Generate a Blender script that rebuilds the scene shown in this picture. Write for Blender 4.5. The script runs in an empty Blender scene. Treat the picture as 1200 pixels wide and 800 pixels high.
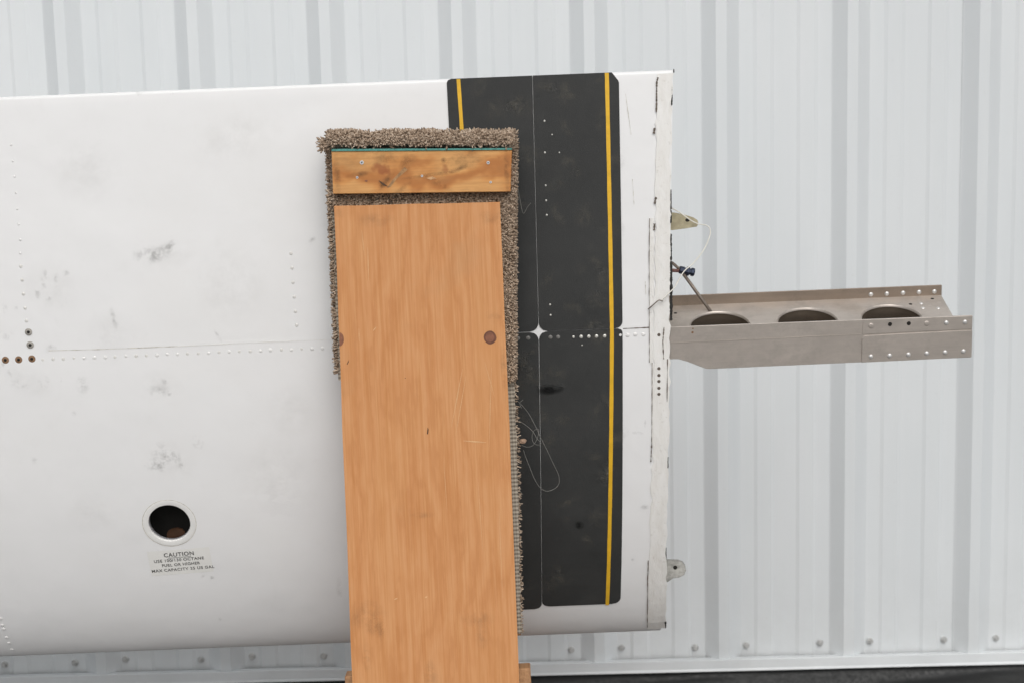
import bpy, bmesh, math, random
import numpy as np
from mathutils import Vector, Matrix
random.seed(7); rng = np.random.default_rng(7)
R = math.radians
C = bpy.context.scene.collection
sc = bpy.context.scene

# ------------------------------------------------------------------ camera, sky, sun, exposure
CAM_Z = 1.555                                   # eye height over the ground (z = 0)
PITCH, ROLL, FPX = R(9.1), R(1.4), 2000.0       # FPX: focal length in pixels of a 1200 px wide picture
cam = bpy.data.cameras.new('camera'); cam.lens = 36*FPX/1200; cam.sensor_width = 36
cam.dof.use_dof = True; cam.dof.focus_distance = 3.0; cam.dof.aperture_fstop = 5.6
cam.clip_start = .05; cam.clip_end = 400
co = bpy.data.objects.new('camera', cam); C.objects.link(co)
co.matrix_world = Matrix.Translation((0, 0, CAM_Z)) @ Matrix.Rotation(math.pi/2-PITCH, 4, 'X') @ Matrix.Rotation(-ROLL, 4, 'Z')
sc.camera = co

SUN_EL, SUN_AZ = R(44), R(174)                  # azimuth clockwise from +Y (behind the camera, to the right)
w = bpy.data.worlds.new('World'); sc.world = w; w.use_nodes = True
wn = w.node_tree; wn.nodes.clear()
sky = wn.nodes.new('ShaderNodeTexSky'); sky.sky_type = 'NISHITA'; sky.sun_disc = False
sky.sun_elevation = SUN_EL; sky.sun_rotation = SUN_AZ; sky.air_density = 1.0; sky.dust_density = 4.0; sky.ozone_density = 1.0
hs = wn.nodes.new('ShaderNodeHueSaturation'); hs.inputs['Saturation'].default_value = .22
bg = wn.nodes.new('ShaderNodeBackground'); bg.inputs['Strength'].default_value = .113
wo = wn.nodes.new('ShaderNodeOutputWorld')
wn.links.new(sky.outputs[0], hs.inputs['Color']); wn.links.new(hs.outputs[0], bg.inputs[0]); wn.links.new(bg.outputs[0], wo.inputs[0])
sl = bpy.data.lights.new('sun', 'SUN'); sl.energy = .85; sl.angle = R(50); sl.color = (1, .98, .945)
so = bpy.data.objects.new('sun', sl); C.objects.link(so)
sd = Vector((math.sin(SUN_AZ)*math.cos(SUN_EL), math.cos(SUN_AZ)*math.cos(SUN_EL), math.sin(SUN_EL)))
so.rotation_euler = sd.to_track_quat('Z', 'Y').to_euler(); so.location = (2, -3, 6)
sc.view_settings.view_transform = 'Standard'; sc.view_settings.look = 'None'
sc.view_settings.gamma = 1; sc.view_settings.use_curve_mapping = False
sc.view_settings.exposure = 0.10

# ------------------------------------------------------------------ helpers
def link(name, me, m=None, parent=None, loc=None):
    o = bpy.data.objects.new(name, me); C.objects.link(o)
    if m is not None and me is not None and not me.materials: me.materials.append(m)
    if parent is not None: o.parent = parent
    if loc is not None: o.location = loc
    return o
def mesh(name, verts, faces, smooth=False):
    me = bpy.data.meshes.new(name); me.from_pydata([tuple(map(float, v)) for v in verts], [], faces); me.validate(); me.update()
    if smooth: me.shade_smooth()
    return me
def bm_mesh(name, bm, smooth=False, recalc=True):
    if recalc: bmesh.ops.recalc_face_normals(bm, faces=bm.faces)
    me = bpy.data.meshes.new(name); bm.to_mesh(me); bm.free()
    if smooth: me.shade_smooth()
    return me
def thing(name, label, cat, M=None, group=None):
    o = bpy.data.objects.new(name, None); C.objects.link(o); o.empty_display_size = .1
    if M is not None: o.matrix_world = M
    o['label'] = label; o['category'] = cat
    if group: o['group'] = group
    return o
def tag(o, label, cat, group=None):
    o['label'] = label; o['category'] = cat
    if group: o['group'] = group
    return o
def box_bm(x0, x1, y0, y1, z0, z1, bev=0.0, bm=None):
    bm = bm or bmesh.new()
    r = bmesh.ops.create_cube(bm, size=1)
    for v in r['verts']:
        v.co = ((x0+x1)/2+v.co.x*(x1-x0), (y0+y1)/2+v.co.y*(y1-y0), (z0+z1)/2+v.co.z*(z1-z0))
    if bev:
        es = list({e for v in r['verts'] for e in v.link_edges})
        bmesh.ops.bevel(bm, geom=es, offset=bev, segments=2, affect='EDGES', profile=.5)
    return bm
def tube(name, pts, r, m, parent=None, n=8, taper=None, smooth_steps=6):
    P = [Vector(p) for p in pts]
    if smooth_steps > 1 and len(P) > 2:             # Catmull-Rom
        Q = []
        for i in range(len(P)-1):
            a, b, c, d = P[max(i-1, 0)], P[i], P[i+1], P[min(i+2, len(P)-1)]
            for k in range(smooth_steps):
                t = k/smooth_steps
                Q.append(.5*((2*b)+(c-a)*t+(2*a-5*b+4*c-d)*t*t+(3*b-a-3*c+d)*t**3))
        Q.append(P[-1]); P = Q
    V, F = [], []
    up = Vector((.13, .7, .6)).normalized()
    for i, p in enumerate(P):
        t = (P[min(i+1, len(P)-1)]-P[max(i-1, 0)]).normalized()
        a = t.cross(up).normalized(); b = t.cross(a)
        rr = r if taper is None else r*taper(i/(len(P)-1))
        for k in range(n):
            an = 2*math.pi*k/n; V.append(p+(a*math.cos(an)+b*math.sin(an))*rr)
    for i in range(len(P)-1):
        for k in range(n): F.append((i*n+k, i*n+(k+1) % n, (i+1)*n+(k+1) % n, (i+1)*n+k))
    F.append(tuple(range(n))[::-1]); F.append(tuple((len(P)-1)*n+k for k in range(n)))
    return link(name, mesh(name, V, F, True), m, parent)

# sight lines of the survey picture (1200 x 800), used to take real measures off known planes
_c, _s = math.cos(PITCH), math.sin(PITCH)
def ray(px, py):
    x, y = px-600, 400-py
    xr = x*math.cos(ROLL)+y*math.sin(ROLL); yr = -x*math.sin(ROLL)+y*math.cos(ROLL)
    return np.array([xr, FPX*_c+yr*_s, -FPX*_s+yr*_c])
CAM = np.array([0, 0, CAM_Z])
def plane_pt(px, py, P0, n):
    d = ray(px, py); return CAM+d*(((np.array(P0)-CAM)@np.array(n))/(d@np.array(n)))

# ------------------------------------------------------------------ materials
class NT:
    def __init__(s, name):
        s.m = bpy.data.materials.new(name); s.m.use_nodes = True; s.t = s.m.node_tree
        s.b = s.t.nodes['Principled BSDF']; s.out = s.t.nodes['Material Output']
    def n(s, typ, **kw):
        nd = s.t.nodes.new(typ)
        for k, v in kw.items(): setattr(nd, k, v)
        return nd
    def l(s, a, b): s.t.links.new(a, b)
    def coord(s, scale=(1, 1, 1), loc=(0, 0, 0), rot=(0, 0, 0), kind='Object'):
        tc = s.n('ShaderNodeTexCoord'); mp = s.n('ShaderNodeMapping')
        mp.inputs['Scale'].default_value = scale; mp.inputs['Location'].default_value = loc; mp.inputs['Rotation'].default_value = rot
        s.l(tc.outputs[kind], mp.inputs['Vector']); return mp.outputs[0]
    def noise(s, vec, scale=5, detail=4, rough=.55, dist=0):
        nd = s.n('ShaderNodeTexNoise'); nd.inputs['Scale'].default_value = scale; nd.inputs['Detail'].default_value = detail
        nd.inputs['Roughness'].default_value = rough; nd.inputs['Distortion'].default_value = dist
        s.l(vec, nd.inputs['Vector']); return nd.outputs['Fac']
    def ramp(s, fac, stops, interp='LINEAR'):
        r = s.n('ShaderNodeValToRGB'); r.color_ramp.interpolation = interp
        while len(r.color_ramp.elements) < len(stops): r.color_ramp.elements.new(.5)
        for e, (p, c) in zip(r.color_ramp.elements, stops):
            e.position = p; e.color = (c[0], c[1], c[2], 1) if isinstance(c, (tuple, list)) else (c, c, c, 1)
        s.l(fac, r.inputs[0]); return r.outputs[0]
    def mix(s, fac, a, b, mode='MIX'):
        m = s.n('ShaderNodeMix', data_type='RGBA', blend_type=mode)
        for sock, v in ((m.inputs[0], fac), (m.inputs[6], a), (m.inputs[7], b)):
            if hasattr(v, 'is_output'): s.l(v, sock)
            elif isinstance(v, (int, float)): sock.default_value = v if sock.type == 'VALUE' else (v, v, v, 1)
            else: sock.default_value = (*v, 1)
        return m.outputs[2]
    def math(s, op, a, b=0.0, clamp=False):
        m = s.n('ShaderNodeMath', operation=op, use_clamp=clamp)
        for i, v in enumerate((a, b)):
            if hasattr(v, 'is_output'): s.l(v, m.inputs[i])
            else: m.inputs[i].default_value = v
        return m.outputs[0]
    def bump(s, h, strength=.2, dist=.001):
        b = s.n('ShaderNodeBump'); b.inputs['Strength'].default_value = strength; b.inputs['Distance'].default_value = dist
        s.l(h, b.inputs['Height']); s.l(b.outputs[0], s.b.inputs['Normal'])
    def set(s, **kw):
        for k, v in kw.items():
            sock = s.b.inputs[{'color': 'Base Color', 'rough': 'Roughness', 'metal': 'Metallic', 'spec': 'Specular IOR Level', 'alpha': 'Alpha', 'coat': 'Coat Weight'}[k]]
            if hasattr(v, 'is_output'): s.l(v, sock)
            elif isinstance(v, tuple): sock.default_value = (*v, 1)
            else: sock.default_value = v
        return s

def plain(name, col, rough=.5, metal=0., var=.12, scale=60, spec=.5):
    t = NT(name); v = t.coord()
    f = t.noise(v, scale, 5, .6)
    lo = tuple(c*(1-var) for c in col); hi = tuple(min(1, c*(1+var)) for c in col)
    t.set(color=t.ramp(f, [(.3, lo), (.7, hi)]), rough=rough, metal=metal, spec=spec)
    return t.m

def m_wing_paint():
    t = NT('white_wing_paint'); v = t.coord()
    a = t.noise(v, 3.5, 6, .6); b = t.noise(v, 45, 5, .7)
    col = t.ramp(a, [(.25, (.79, .79, .787)), (.5, (.815, .815, .815)), (.75, (.803, .80, .793))])
    col = t.mix(t.math('MULTIPLY', t.ramp(b, [(.56, 0.), (.8, 1.)]), .05), col, (.45, .43, .40))
    sp = t.noise(t.coord((1, 1, .35)), 9, 7, .75)
    col = t.mix(t.math('MULTIPLY', t.ramp(sp, [(.62, 0.), (.78, 1.)]), .07), col, (.42, .40, .36))
    rr = t.noise(v, 8, 5, .65)
    t.set(color=col, rough=t.ramp(rr, [(.3, .30), (.7, .46)]), spec=.45)
    t.bump(t.noise(v, 6, 3, .5), .22, .02)
    return t.m
def m_tape():
    t = NT('white_gap_tape'); v = t.coord()
    a = t.noise(t.coord((2, 1, .6)), 30, 7, .7); b = t.noise(v, 140, 4, .6)
    col = t.ramp(a, [(.3, (.74, .72, .68)), (.6, (.81, .80, .775))])
    col = t.mix(t.math('MULTIPLY', t.ramp(b, [(.6, 0.), (.72, 1.)]), .3), col, (.42, .38, .33))
    t.set(color=col, rough=.6); t.bump(a, .5, .003); return t.m
def m_walk():
    t = NT('black_nonslip_walkway'); v = t.coord()
    a = t.noise(v, 7, 6, .65); b = t.noise(v, 26, 5, .6); g = t.noise(v, 900, 3, .6); c = t.noise(v, 13, 3, .5, .6)
    col = t.ramp(a, [(.3, (.024, .025, .0245)), (.7, (.041, .042, .041))])
    col = t.mix(t.math('MULTIPLY', t.ramp(b, [(.58, 0.), (.80, 1.)]), .2), col, (.075, .073, .067))
    col = t.mix(t.math('MULTIPLY', t.ramp(c, [(.62, 0.), (.80, 1.)]), .10), col, (.10, .095, .08))
    col = t.mix(t.math('MULTIPLY', t.ramp(g, [(.55, 0.), (.8, 1.)]), .35), col, (.11, .11, .11))
    t.set(color=col, rough=t.ramp(a, [(.3, .62), (.7, .8)]), spec=.4); t.bump(g, .6, .0008); return t.m
def m_siding():
    t = NT('white_painted_siding'); v = t.coord()
    a = t.noise(t.coord((2.2, 2.2, .5)), 2.2, 5, .6); st = t.noise(t.coord((60, 60, .35)), 1, 4, .6); b = t.noise(v, 90, 4, .6)
    col = t.ramp(a, [(.3, (.65, .68, .695)), (.7, (.695, .718, .73))])
    col = t.mix(t.math('MULTIPLY', t.ramp(st, [(.5, 0.), (.75, 1.)]), .10), col, (.62, .65, .665))
    col = t.mix(t.math('MULTIPLY', t.ramp(b, [(.63, 0.), (.75, 1.)]), .10), col, (.42, .41, .38))
    tc = t.n('ShaderNodeTexCoord'); sx = t.n('ShaderNodeSeparateXYZ'); t.l(tc.outputs['Object'], sx.inputs[0])
    foot_grey = t.math('MULTIPLY', t.ramp(sx.outputs['Z'], [(.06, 1.), (.40, 0.)]), t.ramp(t.noise(v, 6, 6, .7), [(.35, .05), (.7, .30)]))
    col = t.mix(foot_grey, col, (.40, .40, .385))                       # mottled greyer tone towards the foot of the sheets
    t.set(color=col, rough=.42, spec=.4); t.bump(t.noise(t.coord((1, 1, .3)), 6, 3, .5), .12, .02); return t.m
def m_alu(name='bare_aluminium', base=(.50, .45, .405), k=1.0):
    t = NT(name); v = t.coord()
    a = t.noise(t.coord((5, 12, 12)), 3, 7, .7, .4); b = t.noise(v, 22, 6, .7); st = t.noise(t.coord((1.5, 60, 60)), 6, 4, .6); c = t.noise(v, 9, 4, .6)
    lo = tuple(x*.86 for x in base); hi = tuple(x*1.10 for x in base)
    col = t.ramp(a, [(.25, lo), (.75, hi)])
    col = t.mix(t.math('MULTIPLY', t.ramp(b, [(.50, 0.), (.70, 1.)]), .48*k), col, tuple(x*.66 for x in base))
    col = t.mix(t.math('MULTIPLY', t.ramp(c, [(.60, 0.), (.74, 1.)]), .25*k), col, (.33, .24, .17))
    col = t.mix(t.math('MULTIPLY', t.ramp(st, [(.5, 0.), (.8, 1.)]), .16), col, tuple(x*1.35 for x in base))
    t.set(color=col, rough=t.ramp(b, [(.3, .36), (.7, .56)]), metal=.55, spec=.5); t.bump(st, .12, .0006); return t.m
def m_ply():
    t = NT('fir_plywood_face'); v = t.coord()
    warp = t.noise(t.coord((3.4, 1, .85)), 2.4, 5, .58); wob = t.noise(t.coord((9, 1, 5)), 4, 3, .6)
    x = t.n('ShaderNodeSeparateXYZ'); t.l(v, x.inputs[0])
    gx = t.math('ADD', t.math('ADD', t.math('MULTIPLY', x.outputs['X'], 130), t.math('MULTIPLY', warp, 44.0)), t.math('MULTIPLY', wob, 2.2))
    g = t.math('ADD', t.math('MULTIPLY', t.math('SINE', gx), .5), .5)
    fine = t.noise(t.coord((150, 10, 3.2)), 1, 4, .65); fib = t.noise(t.coord((420, 30, 9)), 1, 3, .6)
    big = t.noise(t.coord((5, 1, 1.6)), 1.5, 4, .55); blot = t.noise(v, 7, 5, .6)
    col = t.ramp(g, [(0., (.545, .245, .097)), (.25, (.585, .272, .112)), (.7, (.60, .285, .12)), (1., (.615, .302, .133))])
    col = t.mix(t.math('MULTIPLY', t.ramp(fine, [(.44, 0.), (.62, 1.)]), .55), col, (.50, .205, .066))
    col = t.mix(t.math('MULTIPLY', t.ramp(fib, [(.5, 0.), (.72, 1.)]), .36), col, (.70, .395, .18))
    col = t.mix(t.math('MULTIPLY', t.ramp(big, [(.5, 0.), (.72, 1.)]), .35), col, (.635, .325, .132))
    col = t.mix(t.math('MULTIPLY', t.ramp(blot, [(.58, 0.), (.75, 1.)]), .25), col, (.42, .26, .14))
    t.set(color=col, rough=.62, spec=.25); t.bump(fine, .4, .0008); return t.m
def m_plank():
    t = NT('pine_plank_face'); v = t.coord()
    warp = t.noise(t.coord((3.2, 1, 5)), 2.4, 4, .55)
    x = t.n('ShaderNodeSeparateXYZ'); t.l(v, x.inputs[0])
    gx = t.math('ADD', t.math('MULTIPLY', x.outputs['Z'], 70), t.math('MULTIPLY', warp, 17.0))
    g = t.math('ADD', t.math('MULTIPLY', t.math('SINE', gx), .5), .5)
    fine = t.noise(t.coord((9, 10, 160)), 1, 4, .65); blot = t.noise(t.coord((1, 1, 1.7)), 14, 5, .65); kn = t.noise(v, 24, 3, .5)
    col = t.ramp(g, [(0., (.44, .17, .047)), (.5, (.59, .272, .085)), (1., (.65, .345, .125))])
    col = t.mix(t.math('MULTIPLY', t.ramp(fine, [(.4, 0.), (.7, 1.)]), .5), col, (.38, .16, .055))
    col = t.mix(t.math('MULTIPLY', t.ramp(blot, [(.54, 0.), (.74, 1.)]), .45), col, (.30, .16, .065))
    col = t.mix(t.math('MULTIPLY', t.ramp(kn, [(.66, 0.), (.74, 1.)]), .7), col, (.26, .07, .025))
    t.set(color=col, rough=.6, spec=.3); t.bump(fine, .25, .0006); return t.m
def m_lumber():
    t = NT('rail_lumber'); v = t.coord()
    fine = t.noise(t.coord((160, 5, 160)), 1, 4, .65); b = t.noise(v, 9, 5, .6)
    col = t.ramp(fine, [(.3, (.30, .15, .07)), (.7, (.48, .27, .13))])
    col = t.mix(t.math('MULTIPLY', t.ramp(b, [(.5, 0.), (.7, 1.)]), .4), col, (.20, .12, .07))
    t.set(color=col, rough=.7); return t.m
def m_edge():
    t = NT('plywood_edge_plies'); w_ = t.n('ShaderNodeTexWave'); w_.bands_direction = 'Y'; w_.inputs['Scale'].default_value = 55; w_.inputs['Distortion'].default_value = 1.2
    t.l(t.coord(), w_.inputs['Vector'])
    t.set(color=t.ramp(w_.outputs['Fac'], [(.3, (.40, .22, .10)), (.7, (.76, .60, .40))]), rough=.7); return t.m
def m_carpet():
    t = NT('brown_carpet_pile'); at = t.n('ShaderNodeAttribute'); at.attribute_name = 'tone'
    t.set(color=t.ramp(at.outputs['Fac'], [(0., (.15, .105, .072)), (.35, (.33, .245, .178)), (.7, (.49, .385, .295)), (1., (.63, .525, .42))]), rough=.9, spec=.15); return t.m
def m_backing():
    t = NT('woven_carpet_backing')
    tc = t.n('ShaderNodeTexCoord'); sx = t.n('ShaderNodeSeparateXYZ'); t.l(tc.outputs['Object'], sx.inputs[0])
    a = t.math('SINE', t.math('MULTIPLY', sx.outputs['X'], 1200)); b = t.math('SINE', t.math('MULTIPLY', sx.outputs['Z'], 900))
    h = t.math('ADD', t.math('ADD', t.math('MULTIPLY', a, .10), t.math('MULTIPLY', b, .22)), .5); n = t.noise(t.coord(), 80, 4, .6)
    col = t.ramp(h, [(.25, (.11, .09, .07)), (.75, (.50, .45, .37))]); col = t.mix(t.math('MULTIPLY', n, .6), col, (.30, .265, .22))
    t.set(color=col, rough=.9, spec=.15); t.bump(h, .6, .001); return t.m
def m_smudge(name, col, lo=.42, hi=.72, amax=.8, sc_=60):
    t = NT(name); tc = t.n('ShaderNodeTexCoord')
    mp = t.n('ShaderNodeVectorMath', operation='SUBTRACT'); mp.inputs[1].default_value = (.5, .5, 0); t.l(tc.outputs['UV'], mp.inputs[0])
    ln = t.n('ShaderNodeVectorMath', operation='LENGTH'); t.l(mp.outputs[0], ln.inputs[0])
    fall = t.ramp(ln.outputs['Value'], [(.12, 1.), (.48, 0.)])
    n = t.ramp(t.noise(t.coord(), sc_, 6, .7), [(lo, 0.), (hi, 1.)])
    t.set(color=col, rough=.7, spec=.2, alpha=t.math('MULTIPLY', t.math('MULTIPLY', fall, n), amax)); return t.m
def m_ground():
    t = NT('asphalt'); v = t.coord()
    a = t.noise(v, 1.5, 8, .65); b = t.noise(v, 60, 5, .7)
    col = t.ramp(a, [(.3, (.15, .15, .15)), (.7, (.22, .22, .22))]); col = t.mix(t.math('MULTIPLY', b, .3), col, (.12, .12, .12))
    t.set(color=col, rough=.85); t.bump(b, .4, .003); return t.m
def m_bitumen():
    t = NT('black_bitumen_sheet'); v = t.coord()
    a = t.noise(t.coord((1, 1, 3)), 6, 6, .6); b = t.noise(v, 120, 4, .6)
    t.set(color=t.ramp(a, [(.35, (.014, .015, .015)), (.75, (.024, .025, .026))]), rough=t.ramp(b, [(.3, .4), (.7, .7)]), spec=.4)
    t.bump(a, .25, .006); return t.m

M = dict(paint=m_wing_paint(), tape=m_tape(), walk=m_walk(), siding=m_siding(), alu=m_alu(), alu_shade=m_alu('shaded_aluminium_lip', (.115, .09, .068), .8), alu_brown=m_alu('tarnished_aluminium', (.31, .25, .20), 1.2),
         ply=m_ply(), plank=m_plank(), lumber=m_lumber(), edge=m_edge(), carpet=m_carpet(), backing=m_backing(), ground=m_ground(), bitumen=m_bitumen(),
         yellow=plain('yellow_stripe_paint', (.74, .43, .02), .5, 0, .10, 70), rivet=plain('painted_rivet', (.79, .785, .77), .33, 0, .03),
         rivet_flat=plain('flat_painted_rivet', (.70, .69, .66), .5, 0, .12, 300),
         rivet_bare=plain('worn_bare_rivet', (.66, .65, .60), .4, .3, .15, 400), rivet_dull=plain('dusty_black_rivet', (.17, .165, .155), .6, 0, .25, 400),
         rivet_alu=plain('bright_rivet', (.66, .65, .63), .36, .5, .08, 300), screw=plain('galvanised_screw', (.50, .50, .49), .4, .4, .2, 200),
         washer=plain('grey_washer', (.56, .57, .57), .5, .1, .15, 200), hole=plain('hole_shade', (.012, .010, .008), .9, 0, .3, 300),
         rust=plain('rusty_rim', (.23, .135, .075), .8, 0, .5, 500), dimple=plain('grey_dimple', (.35, .33, .30), .6, .2, .3, 300),
         flash=m_siding(), teal=plain('teal_felt', (.085, .27, .235), .8, 0, .25, 250), sealant=plain('black_sealant', (.02, .019, .017), .7, 0, .4, 300),
         beige=plain('zinc_chromate_bracket', (.36, .32, .215), .55, .3, .2, 90), greyfit=plain('grey_painted_lug', (.30, .295, .275), .5, .2, .35, 120),
         navy=plain('blue_anodised_fitting', (.022, .030, .055), .35, .6, .3, 200), line=plain('brown_fuel_line', (.20, .165, .14), .45, .5, .2, 120),
         cord=plain('white_cord', (.74, .72, .66), .8, 0, .08, 300), thread=plain('grey_thread', (.19, .185, .17), .6, 0, .15, 300),
         ring=plain('filler_ring_paint', (.77, .765, .745), .4, 0, .03), neck=plain('bare_filler_neck', (.80, .80, .84), .4, .5, .12, 60),
         baffle=plain('brown_tank_baffle', (.075, .034, .016), .6, 0, .3, 40), dark=plain('dark_tank_lining', (.03, .028, .025), .8, 0, .3, 30),
         label=plain('yellowed_placard_film', (.79, .785, .755), .42, 0, .03, 30), ink=plain('faded_black_ink', (.10, .10, .097), .6, 0, .4, 500),
         knot=plain('dark_red_knot', (.22, .085, .045), .6, 0, .3, 120), knot_rim=plain('knot_rim', (.15, .055, .028), .6, 0, .4, 200),
         seam=plain('seam_dirt', (.58, .55, .49), .8, 0, .3, 150), crack=plain('crack_dirt', (.13, .105, .085), .8, 0, .5, 150),
         scuff_pale=plain('bare_wood_scratch', (.66, .40, .20), .7, 0, .1, 200), gouge=plain('dark_gouge', (.10, .055, .03), .9, 0, .3, 200),
         smudge=m_smudge('grey_smudge', (.20, .195, .18), .45, .78, .36), smear=m_smudge('pale_dirt_film', (.45, .43, .39), .35, .8, .10, 30),
         grime=m_smudge('wood_grime', (.16, .115, .08), .40, .8, .30, 55), dust=m_smudge('walkway_dust', (.20, .185, .15), .42, .85, .45, 90),
         stain=plain('brown_stain_streak', (.36, .20, .085), .7, 0, .35, 160), grime2=m_smudge('plank_grime', (.16, .10, .055), .38, .75, .6, 60),
         oil=m_smudge('oily_patch', (.006, .006, .006), .3, .55, .9, 45))

# ------------------------------------------------------------------ ground
g = link('ground', mesh('ground', [(-60, -60, 0), (60, -60, 0), (60, 60, 0), (-60, 60, 0)], [(0, 1, 2, 3)]), M['ground']); g['kind'] = 'structure'

# ------------------------------------------------------------------ metal wall
YW = 4.04; RIB = .3058; X0 = .502                 # face of the sheets, rib pitch, a rib centre
Z_SHEET = CAM_Z-1.4405; Z_LIP = CAM_Z-1.4665
wall = thing('metal_wall', 'white ribbed sheet metal wall standing behind the wing', 'wall', Matrix.Translation((0, YW, 0)))
def rib_profile(xc):                               # points (x, y) of one rib bay, y negative = towards the camera
    p = [(-.0455, 0), (-.0425, -.0013), (-.0145, -.0245), (-.0125, -.026), (.0125, -.026), (.0145, -.0245), (.0425, -.0013), (.0455, 0)]
    for m in (.102, .204): p += [(m-.0245, 0), (m-.0165, -.0030), (m+.0165, -.0030), (m+.0245, 0)]
    return [(xc+a, b) for a, b in p]
for k in range(-7, 7):                             # one sheet covers three ribs
    pr = []
    for j in range(3): pr += rib_profile(X0+(3*k+j-1)*RIB)
    pr.append((X0+(3*k+2)*RIB-.0455, 0))
    pr = [(x, y-.0006*(k % 2)) for x, y in pr]
    zs = [Z_SHEET-.02]+[Z_SHEET+i*.25 for i in range(0, 17)]
    V = []; F = []
    nx = len(pr)
    for z in zs:
        for x, y in pr: V.append((x, y+.0010*math.sin(3.1*x+1.7*z+k)*math.sin(2.3*z+x), z))
    for i in range(len(zs)-1):
        for j in range(nx-1): F.append((i*nx+j, i*nx+j+1, (i+1)*nx+j+1, (i+1)*nx+j))
    link('wall_panel', mesh('wall_panel', V, F), M['siding'], wall)
# base trim: a folded strip with a drip lip
tr = [(-.012, Z_SHEET-.004), (-.038, Z_SHEET-.004), (-.040, Z_SHEET-.002), (-.040, Z_SHEET+.0005), (-.0415, Z_SHEET-.001), (-.043, Z_LIP+.004), (-.046, Z_LIP-.001), (-.045, Z_LIP-.0025), (-.030, Z_LIP-.0025)]
V = []; F = []; xs = [-6.3+i*.3 for i in range(43)]
for x in xs:
    for y, z in tr: V.append((x, y+random.uniform(-.0006, .0006), z+random.uniform(-.0005, .0005)))
for i in range(len(xs)-1):
    for j in range(len(tr)-1): F.append((i*9+j, (i+1)*9+j, (i+1)*9+j+1, i*9+j+1))
link('base_trim', mesh('base_trim', V, F), M['flash'], wall)
# wrinkled black sheet over the footing
V = []; F = []; nxs = 372; prof_f = [(-.006, Z_LIP+.004), (-.022, Z_LIP-.006), (-.030, Z_LIP-.014), (-.036, Z_LIP-.026), (-.040, Z_LIP-.040), (-.046, Z_LIP-.055), (-.050, -.01)]
for i in range(nxs):
    x = -6.3+12.6*i/(nxs-1)
    for j, (y, z) in enumerate(prof_f):
        a = .006*math.sin(5*x+j)*math.sin(2.1*x+.6*j)+.003*math.sin(17*x+2*j)
        V.append((x, y+a*(j > 1), z+.5*a*(1 < j < 6)))
nf = len(prof_f)
for i in range(nxs-1):
    for j in range(nf-1): F.append((i*nf+j, (i+1)*nf+j, (i+1)*nf+j+1, i*nf+j+1))
link('footing_sheet', mesh('footing_sheet', V, F, True), M['bitumen'], wall)
link('footing', bm_mesh('footing', box_bm(-6.3, 6.3, .02, .3, -.01, Z_SHEET-.03)), M['bitumen'], wall)
# hex head screws with washers beside every major rib
def screw_mesh():
    bm = bmesh.new()
    bmesh.ops.create_cone(bm, cap_ends=True, segments=14, radius1=.0092, radius2=.0085, depth=.003, matrix=Matrix.Translation((0, 0, .0015)))
    w_me = bm_mesh('washer', bm)
    bm = bmesh.new()
    bmesh.ops.create_cone(bm, cap_ends=True, segments=14, radius1=.0078, radius2=.0066, depth=.002, matrix=Matrix.Translation((0, 0, .004)))
    bmesh.ops.create_cone(bm, cap_ends=True, segments=6, radius1=.0049, radius2=.0046, depth=.006, matrix=Matrix.Translation((0, 0, .008)))
    return w_me, bm_mesh('screw', bm)
wme, sme = screw_mesh(); wme.materials.append(M['washer']); sme.materials.append(M['screw'])
for k in range(-21, 19):
    for dx in (-.068, .058):
        x = X0+k*RIB+dx+random.uniform(-.004, .004); z = Z_SHEET+.021+random.uniform(-.003, .004)
        s_ = link('siding_screw', sme, None, wall, (x, -.0005, z)); s_.rotation_euler = (R(90)+random.uniform(-.12, .12), random.uniform(0, 1), random.uniform(-.12, .12))
        wq = link('washer', wme, None, s_)

# ------------------------------------------------------------------ the wing
CH, TH = 1.6, .15
XTE = .6845                                       # chord fraction where the skin ends (flap and aileron are off)
def _yc(x): return (.02/.16*(.8*x-x*x) if x < .4 else .02/.36*(.2+.8*x-x*x))*CH
def _yt(x): return 5*TH*CH*(.2969*math.sqrt(x)-.126*x-.3516*x*x+.2843*x**3-.1036*x**4)
def up(x): return _yc(x)+_yt(x)
def lo(x): return _yc(x)-_yt(x)
W_SPAR = up(.4)
ROLLW, TILT = R(.9), R(6)
O_spar = CAM+ray(600, 395)*(3.0/ray(600, 395)[1])
U = np.array([math.cos(ROLLW), 0, math.sin(ROLLW)]); v0 = np.array([-math.sin(ROLLW), 0, math.cos(ROLLW)]); n0 = np.array([0, -1., 0])
Vv = v0*math.cos(TILT)+n0*math.sin(TILT); Nn = n0*math.cos(TILT)-v0*math.sin(TILT)
O_le = O_spar-Vv*.4*CH-Nn*W_SPAR                  # leading edge at the reference section: the wing's lowest point
MW = Matrix(((U[0], -Nn[0], Vv[0], O_le[0]), (U[1], -Nn[1], Vv[1], O_le[1]), (U[2], -Nn[2], Vv[2], O_le[2]), (0, 0, 0, 1)))
wing = thing('aircraft_wing', 'white riveted aircraft wing standing on its leading edge in a wooden cradle', 'aircraft wing', MW)
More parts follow.
